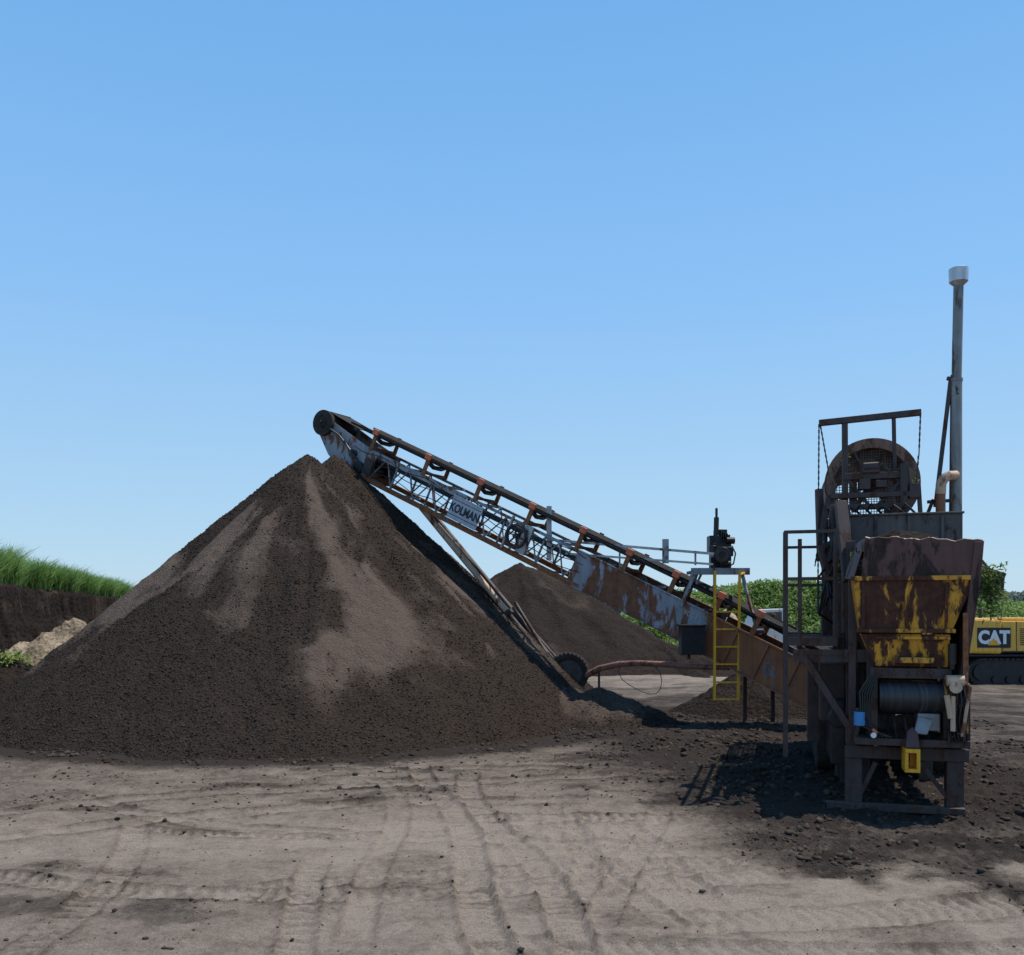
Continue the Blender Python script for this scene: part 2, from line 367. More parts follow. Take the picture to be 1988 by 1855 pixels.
def simplecone(cx,cy,h,s,seed,dryk=.3,rough=.2):
    def f(X,Y):
        r=np.hypot(X-cx,Y-cy);th=np.arctan2(Y-cy,X-cx)
        z=h-s*r+(fbm(np.cos(th)*3,np.sin(th)*3+r*.1,3,seed)-.5)*1.1*np.clip(r/3,0,1)+(fbm(X*1.3,Y*1.3,4,seed+1)-.5)*rough*2
        z=z+(fbm(X*9,Y*9,2,seed+2)-.5)*.08
        return z,np.clip((fbm(X*.6,Y*.6,3,seed+3)-.5)*3+dryk,0,1)*sst(z/1)
    return f
pile('soil_pile',-10,12,35,56,.09,simplecone(.41,46,5.1,.56,110,.0),M_back,'brown soil pile with rounded top behind the conveyor')
pile('soil_pile',2,12,37,46,.08,simplecone(6.6,41.5,1.35,.4,120,0),M_back,'low dark mound added for the shaded foot of the pile behind the draw bar')  # added mound, stands in for shade on the back pile's lower right
pile('soil_pile',3,10,21,27.5,.045,simplecone(6.3,24.2,1.2,.62,130,.1,.15),M_back,'small dark spill heap under the conveyor tail')
pile('soil_pile',-18,-10,22,31,.06,simplecone(-14.8,27.3,1.4,.7,140,.1),M_back,'small dark peat heap beside the cut bank')
pile('soil_pile',-22,-14,28,36,.07,simplecone(-18.6,31,1.2,.6,145,.1),M_back,'low crumbly peat heap at the foot of the bank')
pile('sand_pile',-22,-12,30,41,.06,simplecone(-16.6,34.6,2.4,.75,150,.4,.6),M_sand,'pale tan heap of spoil at the foot of the bank','sand pile')
pile('rubble_pile',6,16,44,54,.09,simplecone(11.3,49,2.6,.8,160,.6,.4),M_sand,'pale rubble heap beyond the conveyor tail','rubble pile')

# ---------- peat bank ----------
def xe(y): return -16.4-(y-25)*.2927
yy=np.concatenate([np.arange(20,60,.12),np.arange(60,98,.3)])
dd=np.concatenate([np.arange(-.6,3.2,.07),np.arange(3.2,8,.5),np.arange(8,120,8)])
Yb,Db=np.meshgrid(yy,dd,indexing='ij')
edge=(fbm(Yb*.45,Yb*0,4,200)-.5)*2.2
q=(Db-edge-.2)/2.1+(fbm(Yb*.9,Db*1.2,4,201)-.5)*.45
prof=np.interp(q,[0,.18,.35,.5,.62,.8,1],[0,.18,.5,.62,.93,.98,1])
Zb=4.08*prof*sst((95-Yb)/5)+(fbm(Yb*2.5,Db*2.5,4,203)-.5)*.4*sst(q*4)-.12
Xb=xe(Yb)-Db
strat=np.clip((fbm(Yb*.35,Zb*2.6,4,204)-.45)*2.4,0,1)
bank=npmesh('peat_bank',np.stack([Xb.ravel(),Yb.ravel(),Zb.ravel()],1),gridfaces(*Xb.shape),M_bank,{'dry':strat.ravel()})
top(bank,kind='structure')

# ---------- blades / leaves ----------
def blades(P,hgt,wd,lean,tone):
    N=len(P);a=rng.uniform(0,2*np.pi,N);side=np.stack([np.cos(a),np.sin(a),np.zeros(N)],1)*wd[:,None]/2
    b=rng.uniform(0,2*np.pi,N);ln=np.stack([np.cos(b),np.sin(b),np.zeros(N)],1)*(lean*hgt)[:,None]
    up=np.zeros((N,3));up[:,2]=hgt
    mid=P+up*.6+ln*.25;tip=P+up*.97+ln
    V=np.stack([P-side,P+side,mid+side*.9,mid-side*.9,tip+side*.12,tip-side*.12],1).reshape(-1,3)
    i=np.arange(N)*6
    Fq=np.concatenate([np.stack([i,i+1,i+2,i+3],1),np.stack([i+3,i+2,i+4,i+5],1)])
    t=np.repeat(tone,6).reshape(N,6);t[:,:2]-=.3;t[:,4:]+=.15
    return V,Fq,np.clip(t.ravel(),0,1)
N=120000
yb=rng.uniform(0,1,N)**1.1*74+22;db=1.9+rng.uniform(0,1,N)**1.6*7
db+= (fbm(yb*.45,yb*0,4,200)-.5)*2.2
P=np.stack([xe(yb)-db,yb,3.7+rng.uniform(0,.5,N)],1)
hm=.85+.7*fbm(P[:,0]*.5,P[:,1]*.5,3,210);hg=rng.uniform(.4,1.05,N)*hm*1.25*sst((99-yb)/12)
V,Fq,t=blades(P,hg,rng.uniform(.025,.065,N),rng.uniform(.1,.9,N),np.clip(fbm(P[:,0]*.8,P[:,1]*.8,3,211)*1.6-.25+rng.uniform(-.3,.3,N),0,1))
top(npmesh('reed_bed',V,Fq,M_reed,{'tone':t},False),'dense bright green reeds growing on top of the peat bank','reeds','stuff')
def leaves(P,size,tone,flat=.5,elong=1.6):
    N=len(P);n_=rng.normal(size=(N,3));n_[:,2]=np.abs(n_[:,2])+flat;n_/=np.linalg.norm(n_,axis=1)[:,None]
    a=np.cross(n_,rng.normal(size=(N,3)));a/=np.linalg.norm(a,axis=1)[:,None];b=np.cross(n_,a)
    s=size[:,None]
    V=np.stack([P-a*s*elong/2,P-b*s*.4,P+a*s*elong/2,P+b*s*.4],1).reshape(-1,3)
    i=np.arange(N)*4
    return V,np.stack([i,i+1,i+2,i+3],1),np.repeat(tone,4)
def ttop(x,y):
    px=994+1800*x/y
    b=np.interp(px,[1180,1240,1300,1400,1480,1560,1650,1800,1930,2050,2300],[1.5,2.8,3.5,3.9,4.3,4.3,4.0,3.4,2.8,2.6,2.6])
    return b*(.78+.36*fbm(x*.28,y*.28,3,220))+ .4*(fbm(x*1.1,y*1.1,3,221)-.4)
xs_=np.arange(7,60,.5);ys_=np.arange(56,80,.5);Xt,Yt=np.meshgrid(xs_,ys_)
Zt=ttop(Xt,Yt)*sst((Yt-56.5)/5)*.93-.1
th=npmesh('brush_hill',np.stack([Xt.ravel(),Yt.ravel(),Zt.ravel()],1),gridfaces(*Xt.shape),plain('dark_undergrowth',(.05,.09,.025),.9,0,.5,2),{},True)  # dark green mound surface beneath the leaves
top(th,kind='structure')
N=150000;px=rng.uniform(7,42,N);py=57+rng.uniform(0,1,N)**1.4*12
pz=ttop(px,py)*sst((py-56.5)/5)+rng.uniform(-.1,.5,N)*rng.uniform(0,1,N)
tone=np.clip(fbm(px*1.2,py*1.2+pz,3,222)*1.6-.25+rng.uniform(-.25,.25,N),0,1)
V,Fq,t=leaves(np.stack([px,py,pz],1),rng.uniform(.07,.16,N),tone,.3,2.4)
top(npmesh('shrub_thicket',V,Fq,M_shrub,{'tone':t},False),'sunlit green shrubs and tall weeds covering a low rise','shrubs','stuff')
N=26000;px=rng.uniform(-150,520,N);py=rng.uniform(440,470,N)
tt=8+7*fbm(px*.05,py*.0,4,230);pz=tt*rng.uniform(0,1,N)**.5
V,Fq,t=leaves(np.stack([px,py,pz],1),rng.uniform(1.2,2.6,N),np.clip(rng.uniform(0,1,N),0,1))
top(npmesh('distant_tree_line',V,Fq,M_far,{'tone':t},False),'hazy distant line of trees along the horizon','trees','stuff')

# ---------- soil clods ----------
t_=(1+5**.5)/2
ico=np.array([(-1,t_,0),(1,t_,0),(-1,-t_,0),(1,-t_,0),(0,-1,t_),(0,1,t_),(0,-1,-t_),(0,1,-t_),(t_,0,-1),(t_,0,1),(-t_,0,-1),(-t_,0,1)])/1.9
icf=np.array([(0,11,5),(0,5,1),(0,1,7),(0,7,10),(0,10,11),(1,5,9),(5,11,4),(11,10,2),(10,7,6),(7,1,8),(3,9,4),(3,4,2),(3,2,6),(3,6,8),(3,8,9),(4,9,5),(2,4,11),(6,2,10),(8,6,7),(9,8,1)])
def clods(x,y,z,s,fl=.7):
    N=len(x);J=ico[None]*(1+rng.uniform(-.45,.45,(N,12,1)))*(s[:,None,None])*rng.uniform(.7,1.35,(N,1,3))
    J[:,:,2]*=fl
    V=(J+np.stack([x,y,z],1)[:,None]).reshape(-1,3)
    return V,(icf[None]+(np.arange(N)*12)[:,None,None]).reshape(-1,3)
N=220000;cx=rng.uniform(-9,11.5,N);cy=4.6+rng.uniform(0,1,N)**1.2*19
gh,gd=ground(cx,cy);keep=rng.uniform(0,1,N)<np.clip((gd-.2)*1.1,.08,1)*np.clip(fbm(cx*1.6,cy*1.6,3,240)*2.4-.75,.12,1)
cx,cy,gh,gd=cx[keep],cy[keep],gh[keep],gd[keep];N=len(cx)
s=.004+.034*rng.uniform(0,1,N)**11*(.2+gd*1.3)+.006*gd*rng.uniform(0,1,N)
V,Fq=clods(cx,cy,gh+s*.15,s)
top(npmesh('soil_clods',V,Fq,M_clod,{'dry':np.repeat(rng.uniform(0,.8,N),12)},False),'scattered dark crumbs and clods of soil on the ground','soil','stuff')
N=120000;cx=rng.uniform(-13.5,4.2,N);cy=rng.uniform(15.8,27,N);Z,dr=mainpile(cx,cy)
k=(Z>.02)&(rng.uniform(0,1,N)>dr*1.3);cx,cy,Z=cx[k],cy[k],Z[k];N=len(cx);s=.006+.018*rng.uniform(0,1,N)**3
V,Fq=clods(cx,cy,Z+s*.2,s)
top(npmesh('peat_granules',V,Fq,M_pile,{'dry':np.repeat(rng.uniform(0,.6,N),12)},False),'coarse peat granules lying on the big pile','soil','stuff')

# =====================================================================
# CONVEYOR
B0=at(1560,1362,20.2);B1=at(690,920,26.5);L=(B1-B0).length;S=(B1-B0).normalized()
W=Vector((-S.y,S.x,0)).normalized()
if W.y<0:W=-W
Nn=S.cross(W); 
if Nn.z<0:Nn=-Nn
def C(s,w,n): return B0+S*s+W*w+Nn*n
def cs(px,w=0,n=0):
    k=(px-994)/F;p=C(0,w,n);return (k*p.y-p.x)/(S.x-k*S.y)
cb=Vector((B0.x,B0.y,0))
conv=empty('stacking_conveyor',cb,'long rusty blue-grey stacking conveyor raised over the peat pile','conveyor')
def cobj(m,name,mat,parent=conv,**k): return m.obj(name,mat,parent,cb,**k)
s_head=L+.35;s_p=cs(1117)
mb=MB()
for w_ in(0,1.0):
    mb.beam(C(s_p-.1,w_,.8),C(s_head,w_,.8),.07,.07,Nn)
    ns=int((s_head-s_p)/.42);st=(s_head-s_p)/ns
    for i in range(ns):
        a=s_p+i*st;b2=a+st
        if i%2: mb.beam(C(a,w_,.06),C(b2,w_,.78),.03,.03,Nn)
        else: mb.beam(C(a,w_,.78),C(b2,w_,.06),.03,.03,Nn)
        if i%3==0: mb.beam(C(a,w_,.04),C(a,w_,.8),.045,.045,S)
for i in range(int(s_head/1.3)):
    s_=i*1.3+.4;mb.beam(C(s_,0,.02),C(s_,1,.02),.05);mb.beam(C(s_,0,.8),C(s_,1,.8),.05)
cobj(mb,'truss',M_truss)
mb=MB()
for w_ in(0,1.0): mb.beam(C(s_p-.1,w_,0),C(s_head+.05,w_,0),.09,.13,Nn)
cobj(mb,'bottom_chord',M_chord,label='rusty lower chord of the truss')
mb=MB()
mb.beam(C(cs(735,.25,.7),.25,.7),C(cs(905,.25,.7),.25,.7),.02,.12,Nn)
cobj(mb,'cream_guard_strip',M_white)
mb=MB()
for j,(n_,w_) in enumerate([(.72,-.04),(.5,-.03),(.3,-.035)]):
    pts=[C(s_p+(s_head-s_p)*i/24,w_,n_+.05*math.sin(i*1.3+j)) for i in range(25)]
    mb.tube(pts,.011,6)
cobj(mb,'hydraulic_hose',M_black,smooth=True)
mb=MB()
sa,sb_=cs(1372,0,.4),cs(1112,0,.4)
for w_ in(-.03,1.03):
    mb.beam(C(sa+.01,w_,.4),C(sb_,w_,.4),.012,.86,Nn)
    mb.beam(C(sa+.01,w_-.02,.84),C(sb_,w_-.02,.84),.07,.03,Nn);mb.beam(C(sa+.01,w_-.02,-.04),C(sb_,w_-.02,-.04),.07,.03,Nn)
sp=cobj(mb,'side_panel',M_panel,bev=.004)
mb=MB()
for w_ in(-.03,1.03):
    mb.beam(C(-.6,w_,.36),C(sa,w_,.38),.015,.84,Nn)
    mb.beam(C(-.6,w_-.03,.80),C(sa,w_-.03,.82),.08,.04,Nn);mb.beam(C(-.6,w_-.03,-.08),C(sa,w_-.03,-.06),.08,.04,Nn)
    for i in range(4): mb.beam(C(i*.75-.3,w_-.03,-.05),C(i*.75-.3,w_-.03,.8),.05,.05,S)
mb.beam(C(-.6,.5,-.05),C(sa,.5,-.05),1.0,.012,Nn)
cobj(mb,'tail_trough',M_rust,bev=.004)
mb=MB();sn=cs(1341,0,.62)
mb.text('9001',C(sn,-.045,.62),-S,Nn,.13,.002,-.01);cobj(mb,'painted_number',M_num,label='faded white number 9001')
mb=MB();s1,s2=cs(879,0,.45),cs(935,0,.45);sc_=(s1+s2)/2
mb.beam(C(s1,-.09,.42),C(s2,-.09,.42),.015,.58,Nn);mb.beam(C(s1,-.1,.72),C(s2,-.1,.72),.04,.03,Nn);mb.beam(C(s1,-.1,.12),C(s2,-.1,.12),.04,.03,Nn)
sg=cobj(mb,'name_sign',M_sign)
mb=MB();mb.text('KOLMAN',C(sc_,-.105,.42),-S,Nn,.24,.002,.035,abs(s1-s2)*.92/(.24*5.0))
for t in range(2): mb.beam(C(s1-.03,-.101,.62-.4*t),C(s2+.03,-.101,.62-.4*t),.003,.018,Nn)
cobj(mb,'sign_lettering',M_navy,sg)
sh=L+1.66;hn=.93;pr=.33
mb=MB()
nst=60
def belt(n0,n1,s0,s1,tr):
    for i in range(nst):
        a=s0+(s1-s0)*i/nst;b2=s0+(s1-s0)*(i+1)/nst
        prof=[(.06,tr),(.3,0),(.7,0),(.94,tr)]
        for j in range(3):
            (wa,za),(wb,zb)=prof[j],prof[j+1]
            na=n0+(n1-n0)*i/nst;nb=n0+(n1-n0)*(i+1)/nst
            mb.prism([C(a,wa,na+za),C(b2,wa,nb+za),C(b2,wb,nb+zb),C(a,wb,na+zb)],Nn*.02)
belt(1.0,1.16,-.3,2.5,.13);belt(1.16,1.18,2.5,sh-1.2,.13);belt(1.18,hn+pr,sh-1.2,sh,.0)
belt(.35,.5,-.3,2,0);belt(.5,hn-pr-.02,2,sh,0)
N_=14;pp=[C(sh,0,hn)+(Nn*math.cos(a)+S*math.sin(a))*(pr+.012) for a in [math.pi*i/N_ for i in range(N_+1)]]
for i in range(N_): mb.prism([pp[i]+W*.06,pp[i+1]+W*.06,pp[i+1]+W*.94,pp[i]+W*.94],((pp[i]-C(sh,0,hn)).normalized())*.025)
cobj(mb,'belt',M_belt)
mb=MB();mb.beam(C(1.0,.0,1.24),C(sh-.9,.0,1.28),.03,.06,Nn);mb.beam(C(1.0,1.0,1.24),C(sh-.9,1.0,1.28),.03,.06,Nn)
cobj(mb,'skirt_rail',M_belt)
mb=MB();mb.lathe(C(sh,.5,hn),W,[(.05,-.52),(pr,-.52),(pr,.52),(.05,.52)],36)
hp=cobj(mb,'head_pulley',M_belt,smooth=True)
mb=MB();mb.lathe(C(sh,-.1,hn),W,[(.0,-.05),(pr+.04,-.05),(pr+.04,.04),(0,.04)],36,False)
mb.cyl(C(sh,-.28,hn),C(sh,-.1,hn),.06);mb.cyl(C(sh,-.2,hn),C(sh,-.12,hn),.13)
for i in range(6):
    a=i*math.pi/3;d=S*math.cos(a)+Nn*math.sin(a);c_=C(sh,-.16,hn)+d*.24;mb.cyl(c_,c_+W*.03,.03,n=8)
cobj(mb,'drive_guard',M_tyre,hp,smooth=True)
mb=MB()
for w_ in(-.04,1.04):
    mb.prism([C(sh+.22,w_,.68),C(sh-.15,w_,1.1),C(sh-.9,w_,.98),C(s_head-.9,w_,.8),C(s_head-.9,w_,-.05),C(s_head-.3,w_,-.25),C(sh-.5,w_,.15)],W*.015)
mb.beam(C(sh-1.25,-.03,.3),C(sh-1.25,1.03,.3),.2);mb.beam(C(sh-.6,-.03,.5),C(sh-.6,1.03,.5),.1)
cobj(mb,'head_frame',M_truss)
mb=MB();mb.cyl(C(L-.1,-.14,.22),C(L-.1,1.1,.22),.17,n=20);mb.cyl(C(L+.25,-.1,.5),C(L+.25,.0,.5),.12)
mb.box(C,L-.6,L-.3,-.16,-.05,.15,.55);mb.tube([C(L-.2,-.1,.3),C(L+.2,-.14,.5),C(L+.9,-.14,.8),C(sh-.1,-.16,.9)],.03)
cobj(mb,'drive_motor',M_black,smooth=True)
for i,p in enumerate([728,829,930,1030,1128,1218,1308,1395,1470]):
    s_=cs(p,0,1.1);mb=MB()
    mb.beam(C(s_,-.03,.8),C(s_,-.03,1.34),.05,.11,S);mb.beam(C(s_,1.03,.8),C(s_,1.03,1.34),.05,.11,S);mb.beam(C(s_,0,.88),C(s_,1,.88),.06,.06,Nn)
    br=cobj(mb,'idler_bracket',M_chord)
    mb=MB();mb.cyl(C(s_,.1,1.16),C(s_,.32,1.08),.06);mb.cyl(C(s_,.33,1.08),C(s_,.67,1.08),.06);mb.cyl(C(s_,.68,1.08),C(s_,.9,1.16),.06)
    cobj(mb,'idler_roller',M_black,br,smooth=True)
    mb=MB();mb.beam(C(s_-.09,-.075,1.33),C(s_+.09,-.075,1.33),.08,.15,Nn);cobj(mb,'bracket_end_cap',M_red,br,bev=.01)
mb=MB();sf=cs(1001,-.16,.45);cf=C(sf,-.16,.47);r=.31
mb.lathe(cf,W,[(r,-.05),(r,.05),(r-.05,.05),(r-.05,-.05)],36);mb.cyl(cf-W*.08,cf+W*.16,.06)
for i in range(6):
    a=i*math.pi/3;d=S*math.cos(a)+Nn*math.sin(a);mb.beam(cf+d*.05,cf+d*(r-.03),.03,.05,W)
cobj(mb,'flywheel',M_dark,smooth=True)
mb=MB();mb.box(C,sf-.38,sf-.1,-.12,-.02,.1,.85);mb.box(C,sf+.3,sf+.36,-.1,-.02,0,.9);cobj(mb,'gearbox_cover',M_gal,bev=.01)
def leg(p,q,r,mat,name,lab=None,r2=None):
    m=MB();m.cyl(p,q,r,r2,12);return cobj(m,name,mat,smooth=True,label=lab)
pa=at(815,982,25.7);pb=at(1076,1300,24.2);pm=pa.lerp(pb,.68)
lg=leg(pa,pm,.085,M_cream,'support_leg','cream painted rusty tube leg')
m=MB();m.cyl(pm-(pb-pa)*.02,pb,.065);m.beam(pm-(pb-pa)*.02,pm,.23,.23)
cobj(m,'telescoping_tube',M_dark,lg,smooth=True)
m=MB();pc=at(828,984,26.7);pd=at(1080,1290,24.9);m.cyl(pc,pd,.075);m.cyl(at(850,1018,26.4),at(1090,1290,25),.05);m.cyl(at(1000,1170,25.5),at(1080,1300,24.5),.05)
cobj(m,'brace_leg',M_dark,smooth=True)
wc=at(1104,1306,24.6);ax=Vector((.12,.99,0)).normalized();rt=.53
mb=MB()
prof=[(rt-.17,-.09),(rt-.12,-.125),(rt-.04,-.12),(rt,-.08),(rt+.01,0),(rt,.08),(rt-.04,.12),(rt-.12,.125),(rt-.17,.09)]
wh=MB();wh.lathe(wc,ax,[(.05,-.07),(rt-.19,-.05),(rt-.16,-.1),(rt-.16,.1),(rt-.19,.05),(.05,.07)],36);wh.cyl(wc-ax*.12,wc+ax*.1,.09)
wheel=cobj(wh,'wheel',M_rim,smooth=True)
mb.lathe(wc,ax,prof,48)
x=ax.orthogonal().normalized();y=ax.cross(x)
for i in range(30):
    a=2*math.pi*i/30;d=x*math.cos(a)+y*math.sin(a);tg=ax.cross(d)
    for sgn in(-1,1): mb.beam(wc+d*(rt+.004)+ax*.02*sgn,wc+d*(rt-.012)+ax*.12*sgn+tg*.03,.03,.025,d)
cobj(mb,'tyre',M_tyre,wheel)
mb=MB();mb.cyl(wc,wc+ax*.5+Vector((-.5,0,.0)),.06);mb.beam(pb+Vector((-.1,0,.05)),wc+Vector((-.05,.2,0)),.12);cobj(mb,'axle',M_dark)
mb=MB();k=[(1138,1312,24.5),(1165,1298,24.2),(1200,1290,23.9),(1240,1288,23.3),(1290,1290,22.7),(1340,1294,22.1),(1415,1297,21.3)]
mb.tube([at(*q) for q in k],[.085,.085,.08,.075,.07,.065,.06],12);cobj(mb,'draw_bar',M_bar,smooth=True,label='curved rusty draw bar pipe')
mb=MB();mb.cyl(at(1163,1302,24.2),at(1163,1345,24.2),.03)
mb.tube([at(1205,1292,23.8),at(1200,1305,23.8),at(1208,1320,23.75),at(1225,1332,23.7),at(1245,1343,23.65),at(1262,1348,23.6),at(1274,1347,23.6),at(1282,1338,23.5),at(1285,1322,23.2),at(1281,1305,23),at(1270,1292,22.9)],.01,6)
cobj(mb,'hanging_cable',M_black,smooth=True)
mb=MB()
A=[at(1062,1048,23.6),at(1390,1076,21.3)];Bq=[at(1098,1075,23.3),at(1385,1096,21.3)];mb.beam(A[0],A[1],.05,.06);mb.beam(Bq[0],Bq[1],.05,.05)
for p in (1203,1350):
    t=(p-1062)/328;d=23.6-2.3*t;a=at(p,1048+28*t,d);mb.beam(a,a-Vector((0,0,.9 if p<1300 else .3)),.04)
cobj(mb,'catwalk_rail',M_gal)
mb=MB();mb.beam(at(1066,983,23.6),at(1066,1088,23.6),.13,.04);mb.beam(at(1292,1047,21.9),at(1292,1094,21.9),.15,.04)
cobj(mb,'upright_plate',M_gal)
def EB(mb,x0,x1,y0,y1,d0,d1):
    a=at(x0,y0,d0);b_=at(x1,y1,d0);mb.box(lambda p,q,r:Vector((p,q,r)),a.x,b_.x,d0,d1,b_.z,a.z)
mb=MB();EB(mb,1343,1456,1103,1116,21.3,21.4);EB(mb,1343,1456,1103,1116,22.2,22.3)
for p in(1350,1400,1450): a=at(p,1110,21.32);mb.beam(a,a+Vector((0,.9,0)),.07)
mb.beam(at(1350,1110,21.4),at(1322,1178,21.5),.08);mb.beam(at(1440,1112,21.4),at(1466,1210,21.1),.06);mb.beam(at(1352,1114,22.2),at(1326,1180,22.7),.08)
mb.beam(at(1366,1105,21.5),at(1352,1135,21.5),.05)
cobj(mb,'engine_stand',M_truss)
mb=MB();EB(mb,1385,1420,1055,1103,21.5,22.0);EB(mb,1378,1400,1040,1075,21.55,21.9);EB(mb,1390,1412,1028,1056,21.6,21.9);EB(mb,1400,1424,1062,1080,21.4,21.6);EB(mb,1380,1395,1082,1103,21.45,21.6)
mb.cyl(at(1402,1078,21.2),at(1402,1078,21.5),.19);mb.cyl(at(1410,1050,21.5),at(1426,1050,21.5),.08);mb.cyl(at(1384,1060,21.5),at(1384,1075,21.5),.09);mb.cyl(at(1398,1095,21.3),at(1418,1095,21.3),.07)
mb.tube([at(1421,1060,21.5),at(1428,1075,21.4),at(1424,1095,21.4),at(1408,1104,21.4)],.02,6)
for i in range(5): EB(mb,1400+i*4,1402+i*4,1030+i*2,1045,21.5,21.7)
en=cobj(mb,'engine',M_black,smooth=True,bev=.012)
mb=MB();mb.cyl(at(1390,1045,21.6),at(1391,1005,21.6),.06);mb.cyl(at(1391,1005,21.6),at(1391,987,21.6),.03);cobj(mb,'exhaust_pipe',M_black,en,smooth=True)
mb=MB();mb.lathe(at(1402,1078,21.18),(0,1,0),[(.08,-.02),(.15,-.02),(.15,.01),(.08,.01)],24);mb.cyl(at(1387,1070,21.48),at(1397,1070,21.48),.07);EB(mb,1391,1408,1060,1066,21.4,21.5);cobj(mb,'pulley',M_dark,en,smooth=True)
mb=MB();mb.beam(at(1386,1100,21.3),at(1386,1260,21.2),.04);cobj(mb,'mast_pole',M_dark)
mb=MB()
for p,q in((1388,1387),(1436,1433)): mb.beam(at(p,1108,20.9),at(q,1360,20.9),.055,.045)
for yv in (1188,1222,1256,1290,1325,1358): mb.beam(at(1388,yv,20.9),at(1434,yv,20.9),.035)
mb.beam(at(1436,1115,20.9),at(1447,1112,21.4),.04)
cobj(mb,'ladder',M_yel2,label='yellow access ladder')
mb=MB();EB(mb,1323,1370,1216,1272,20.9,21.3);EB(mb,1321,1372,1213,1217,20.85,21.35);EB(mb,1335,1341,1272,1280,21,21.1)
cobj(mb,'control_box',M_black,bev=.015)
mb=MB()
for p in(1446,1500):
    a=C(cs(p,1,0),1,0);mb.beam(a,Vector((a.x,a.y,0)),.08)
a=C(-.4,.5,0);mb.beam(Vector((a.x,a.y,-.02)),Vector((a.x,a.y,.6)),.3)
cobj(mb,'tail_stand',M_dark)

# =====================================================================
# SCREENING MACHINE
MO=Vector((5.17,12.15,0))
def T(u,v,z): return Vector((MO.x+.96*u+.28*v,MO.y-.28*u+.96*v,z))
def U(px,v):
    k=(px-994)/F;return (k*(MO.y+.96*v)-MO.x-.28*v)/(.96+.28*k)
def P_(px,py,v):
    u=U(px,v);d=MO.y-.28*u+.96*v;return T(u,v,H-(py-1190)/F*d)
def zz(px,py,v): return P_(px,py,v).z
mach=empty('screening_machine',MO,'tall dark rusty soil screening machine with peeling yellow feed hopper','screening machine')
def mo(m,name,mat,parent=mach,**k):
    k.setdefault('bev',.006);return m.obj(name,mat,parent,MO,**k)
def mbx(m,x0,x1,y0,y1,v0,v1,z0=None):
    xm=(x0+x1)/2;a=zz(xm,y0,v0);b_=zz(xm,y1,v0) if z0 is None else z0
    m.box(T,U(x0,v0),U(x1,v0),v0,v1,min(a,b_),max(a,b_))
m=MB()
mbx(m,1642,1674,1455,0,0,.22,-.02);mbx(m,1838,1872,1455,0,0,.22,-.02)
uL,uR=U(1658,0),U(1855,0)
for v in(2.6,5.4,7.2):
    for u in(uL,uR): m.box(T,u-.1,u+.1,v,v+.2,-.02,1.0)
for u in(uL,uR): m.box(T,u-.07,u+.07,.23,7.6,.78,.98)
mbx(m,1640,1882,1452,1476,-.04,-.005);m.box(T,uL-.35,uR+.1,-.12,.0,.0,.09)
m.beam(P_(1700,1480,.05),P_(1668,1545,.05),.06);m.beam(P_(1785,1480,.05),P_(1842,1552,.05),.06)
for v in(1.2,2.6,4,5.4,7): m.box(T,uL+.07,uR-.07,v,v+.1,.8,.95)
for px in(1655,1690): mbx(m,px-7,px+7,1255,1452,.05,.15)
mbx(m,1852,1868,1250,1452,.1,.25)
for v in(.6,2.0,4.2):
    m.box(T,uL-.06,uL+.06,v,v+.12,.98,3.6);m.box(T,uR-.06,uR+.06,v,v+.12,.98,3.6)
m.beam(T(uL,.7,1.1),T(uL,2,2.6),.08);m.beam(T(uL,4.2,1.1),T(uL,2.1,2.6),.08)
mo(m,'chassis',M_dark)
m=MB();m.box(T,uL+.1,uR-.1,.75,2.2,1.0,1.9);m.box(T,uL+.2,uR-.2,2.4,5.6,1.05,2.25);m.box(T,uL-.25,uL-.07,.8,2.4,.45,1.35);m.box(T,uL-.1,uL+.3,1.3,1.9,.1,.78)  # solid dark engine bulk added under the hopper to block light
for i in range(7): m.box(T,uL+.15+i*.18,uL+.2+i*.18,.72,.75,1.1,1.8)
m.cyl(T(uL-.16,.78,1.1),T(uL-.16,1.6,1.1),.13);m.cyl(T(-.1,.5,.95),T(-.1,.7,.95),.2)
mo(m,'light_block_power_unit',M_black,bev=.012)
for v in(3.3,4.35):
    for u in(uL-.25,uR+.25):
        mm=MB();c=T(u,v,.5);a_=T(1,0,0)-T(0,0,0);mm.lathe(c,a_,[(.05,-.1),(.26,-.08),(.3,-.12),(.3,.12),(.26,.08),(.05,.1)],28)
        wl=mo(mm,'wheel',M_dark,smooth=True,bev=0)
        mm=MB();mm.lathe(c,a_,[(.3,-.12),(.42,-.14),(.5,-.11),(.52,0),(.5,.11),(.42,.14),(.3,.12)],36);mo(mm,'tyre',M_tyre,wl,smooth=True,bev=0)
m=MB()
z3,z2,z1=zz(1770,1124,-.3),zz(1760,1226,-.3),zz(1760,1296,-.3)
def frus(m,l0,r0,v00,v01,za,l1,r1,v10,v11,zb,t=.02):
    A=[(l0,v00,za),(r0,v00,za),(r0,v01,za),(l0,v01,za)];B=[(l1,v10,zb),(r1,v10,zb),(r1,v11,zb),(l1,v11,zb)]
    cu=(l0+r0)/2;cv=(v00+v01)/2
    for i in range(4):
        j=(i+1)%4
        q=[A[i],A[j],B[j],B[i]];inn=[T(p[0]+(cu-p[0])*.03,p[1]+(cv-p[1])*.03,p[2]) for p in q]
        m.hexa([T(*p) for p in q]+inn)
uA,uB=U(1656,-.3),U(1894,-.3);uC,uD=U(1670,-.3),U(1850,-.3);uE,uG=U(1702,-.2),U(1842,-.2)
frus(m,uC,uD,-.24,1.2,z2,uA,uB,-.32,1.5,z3)
frus(m,uE,uG,-.15,.9,z1,uC+.02,uD-.02,-.23,1.1,z2-.04)
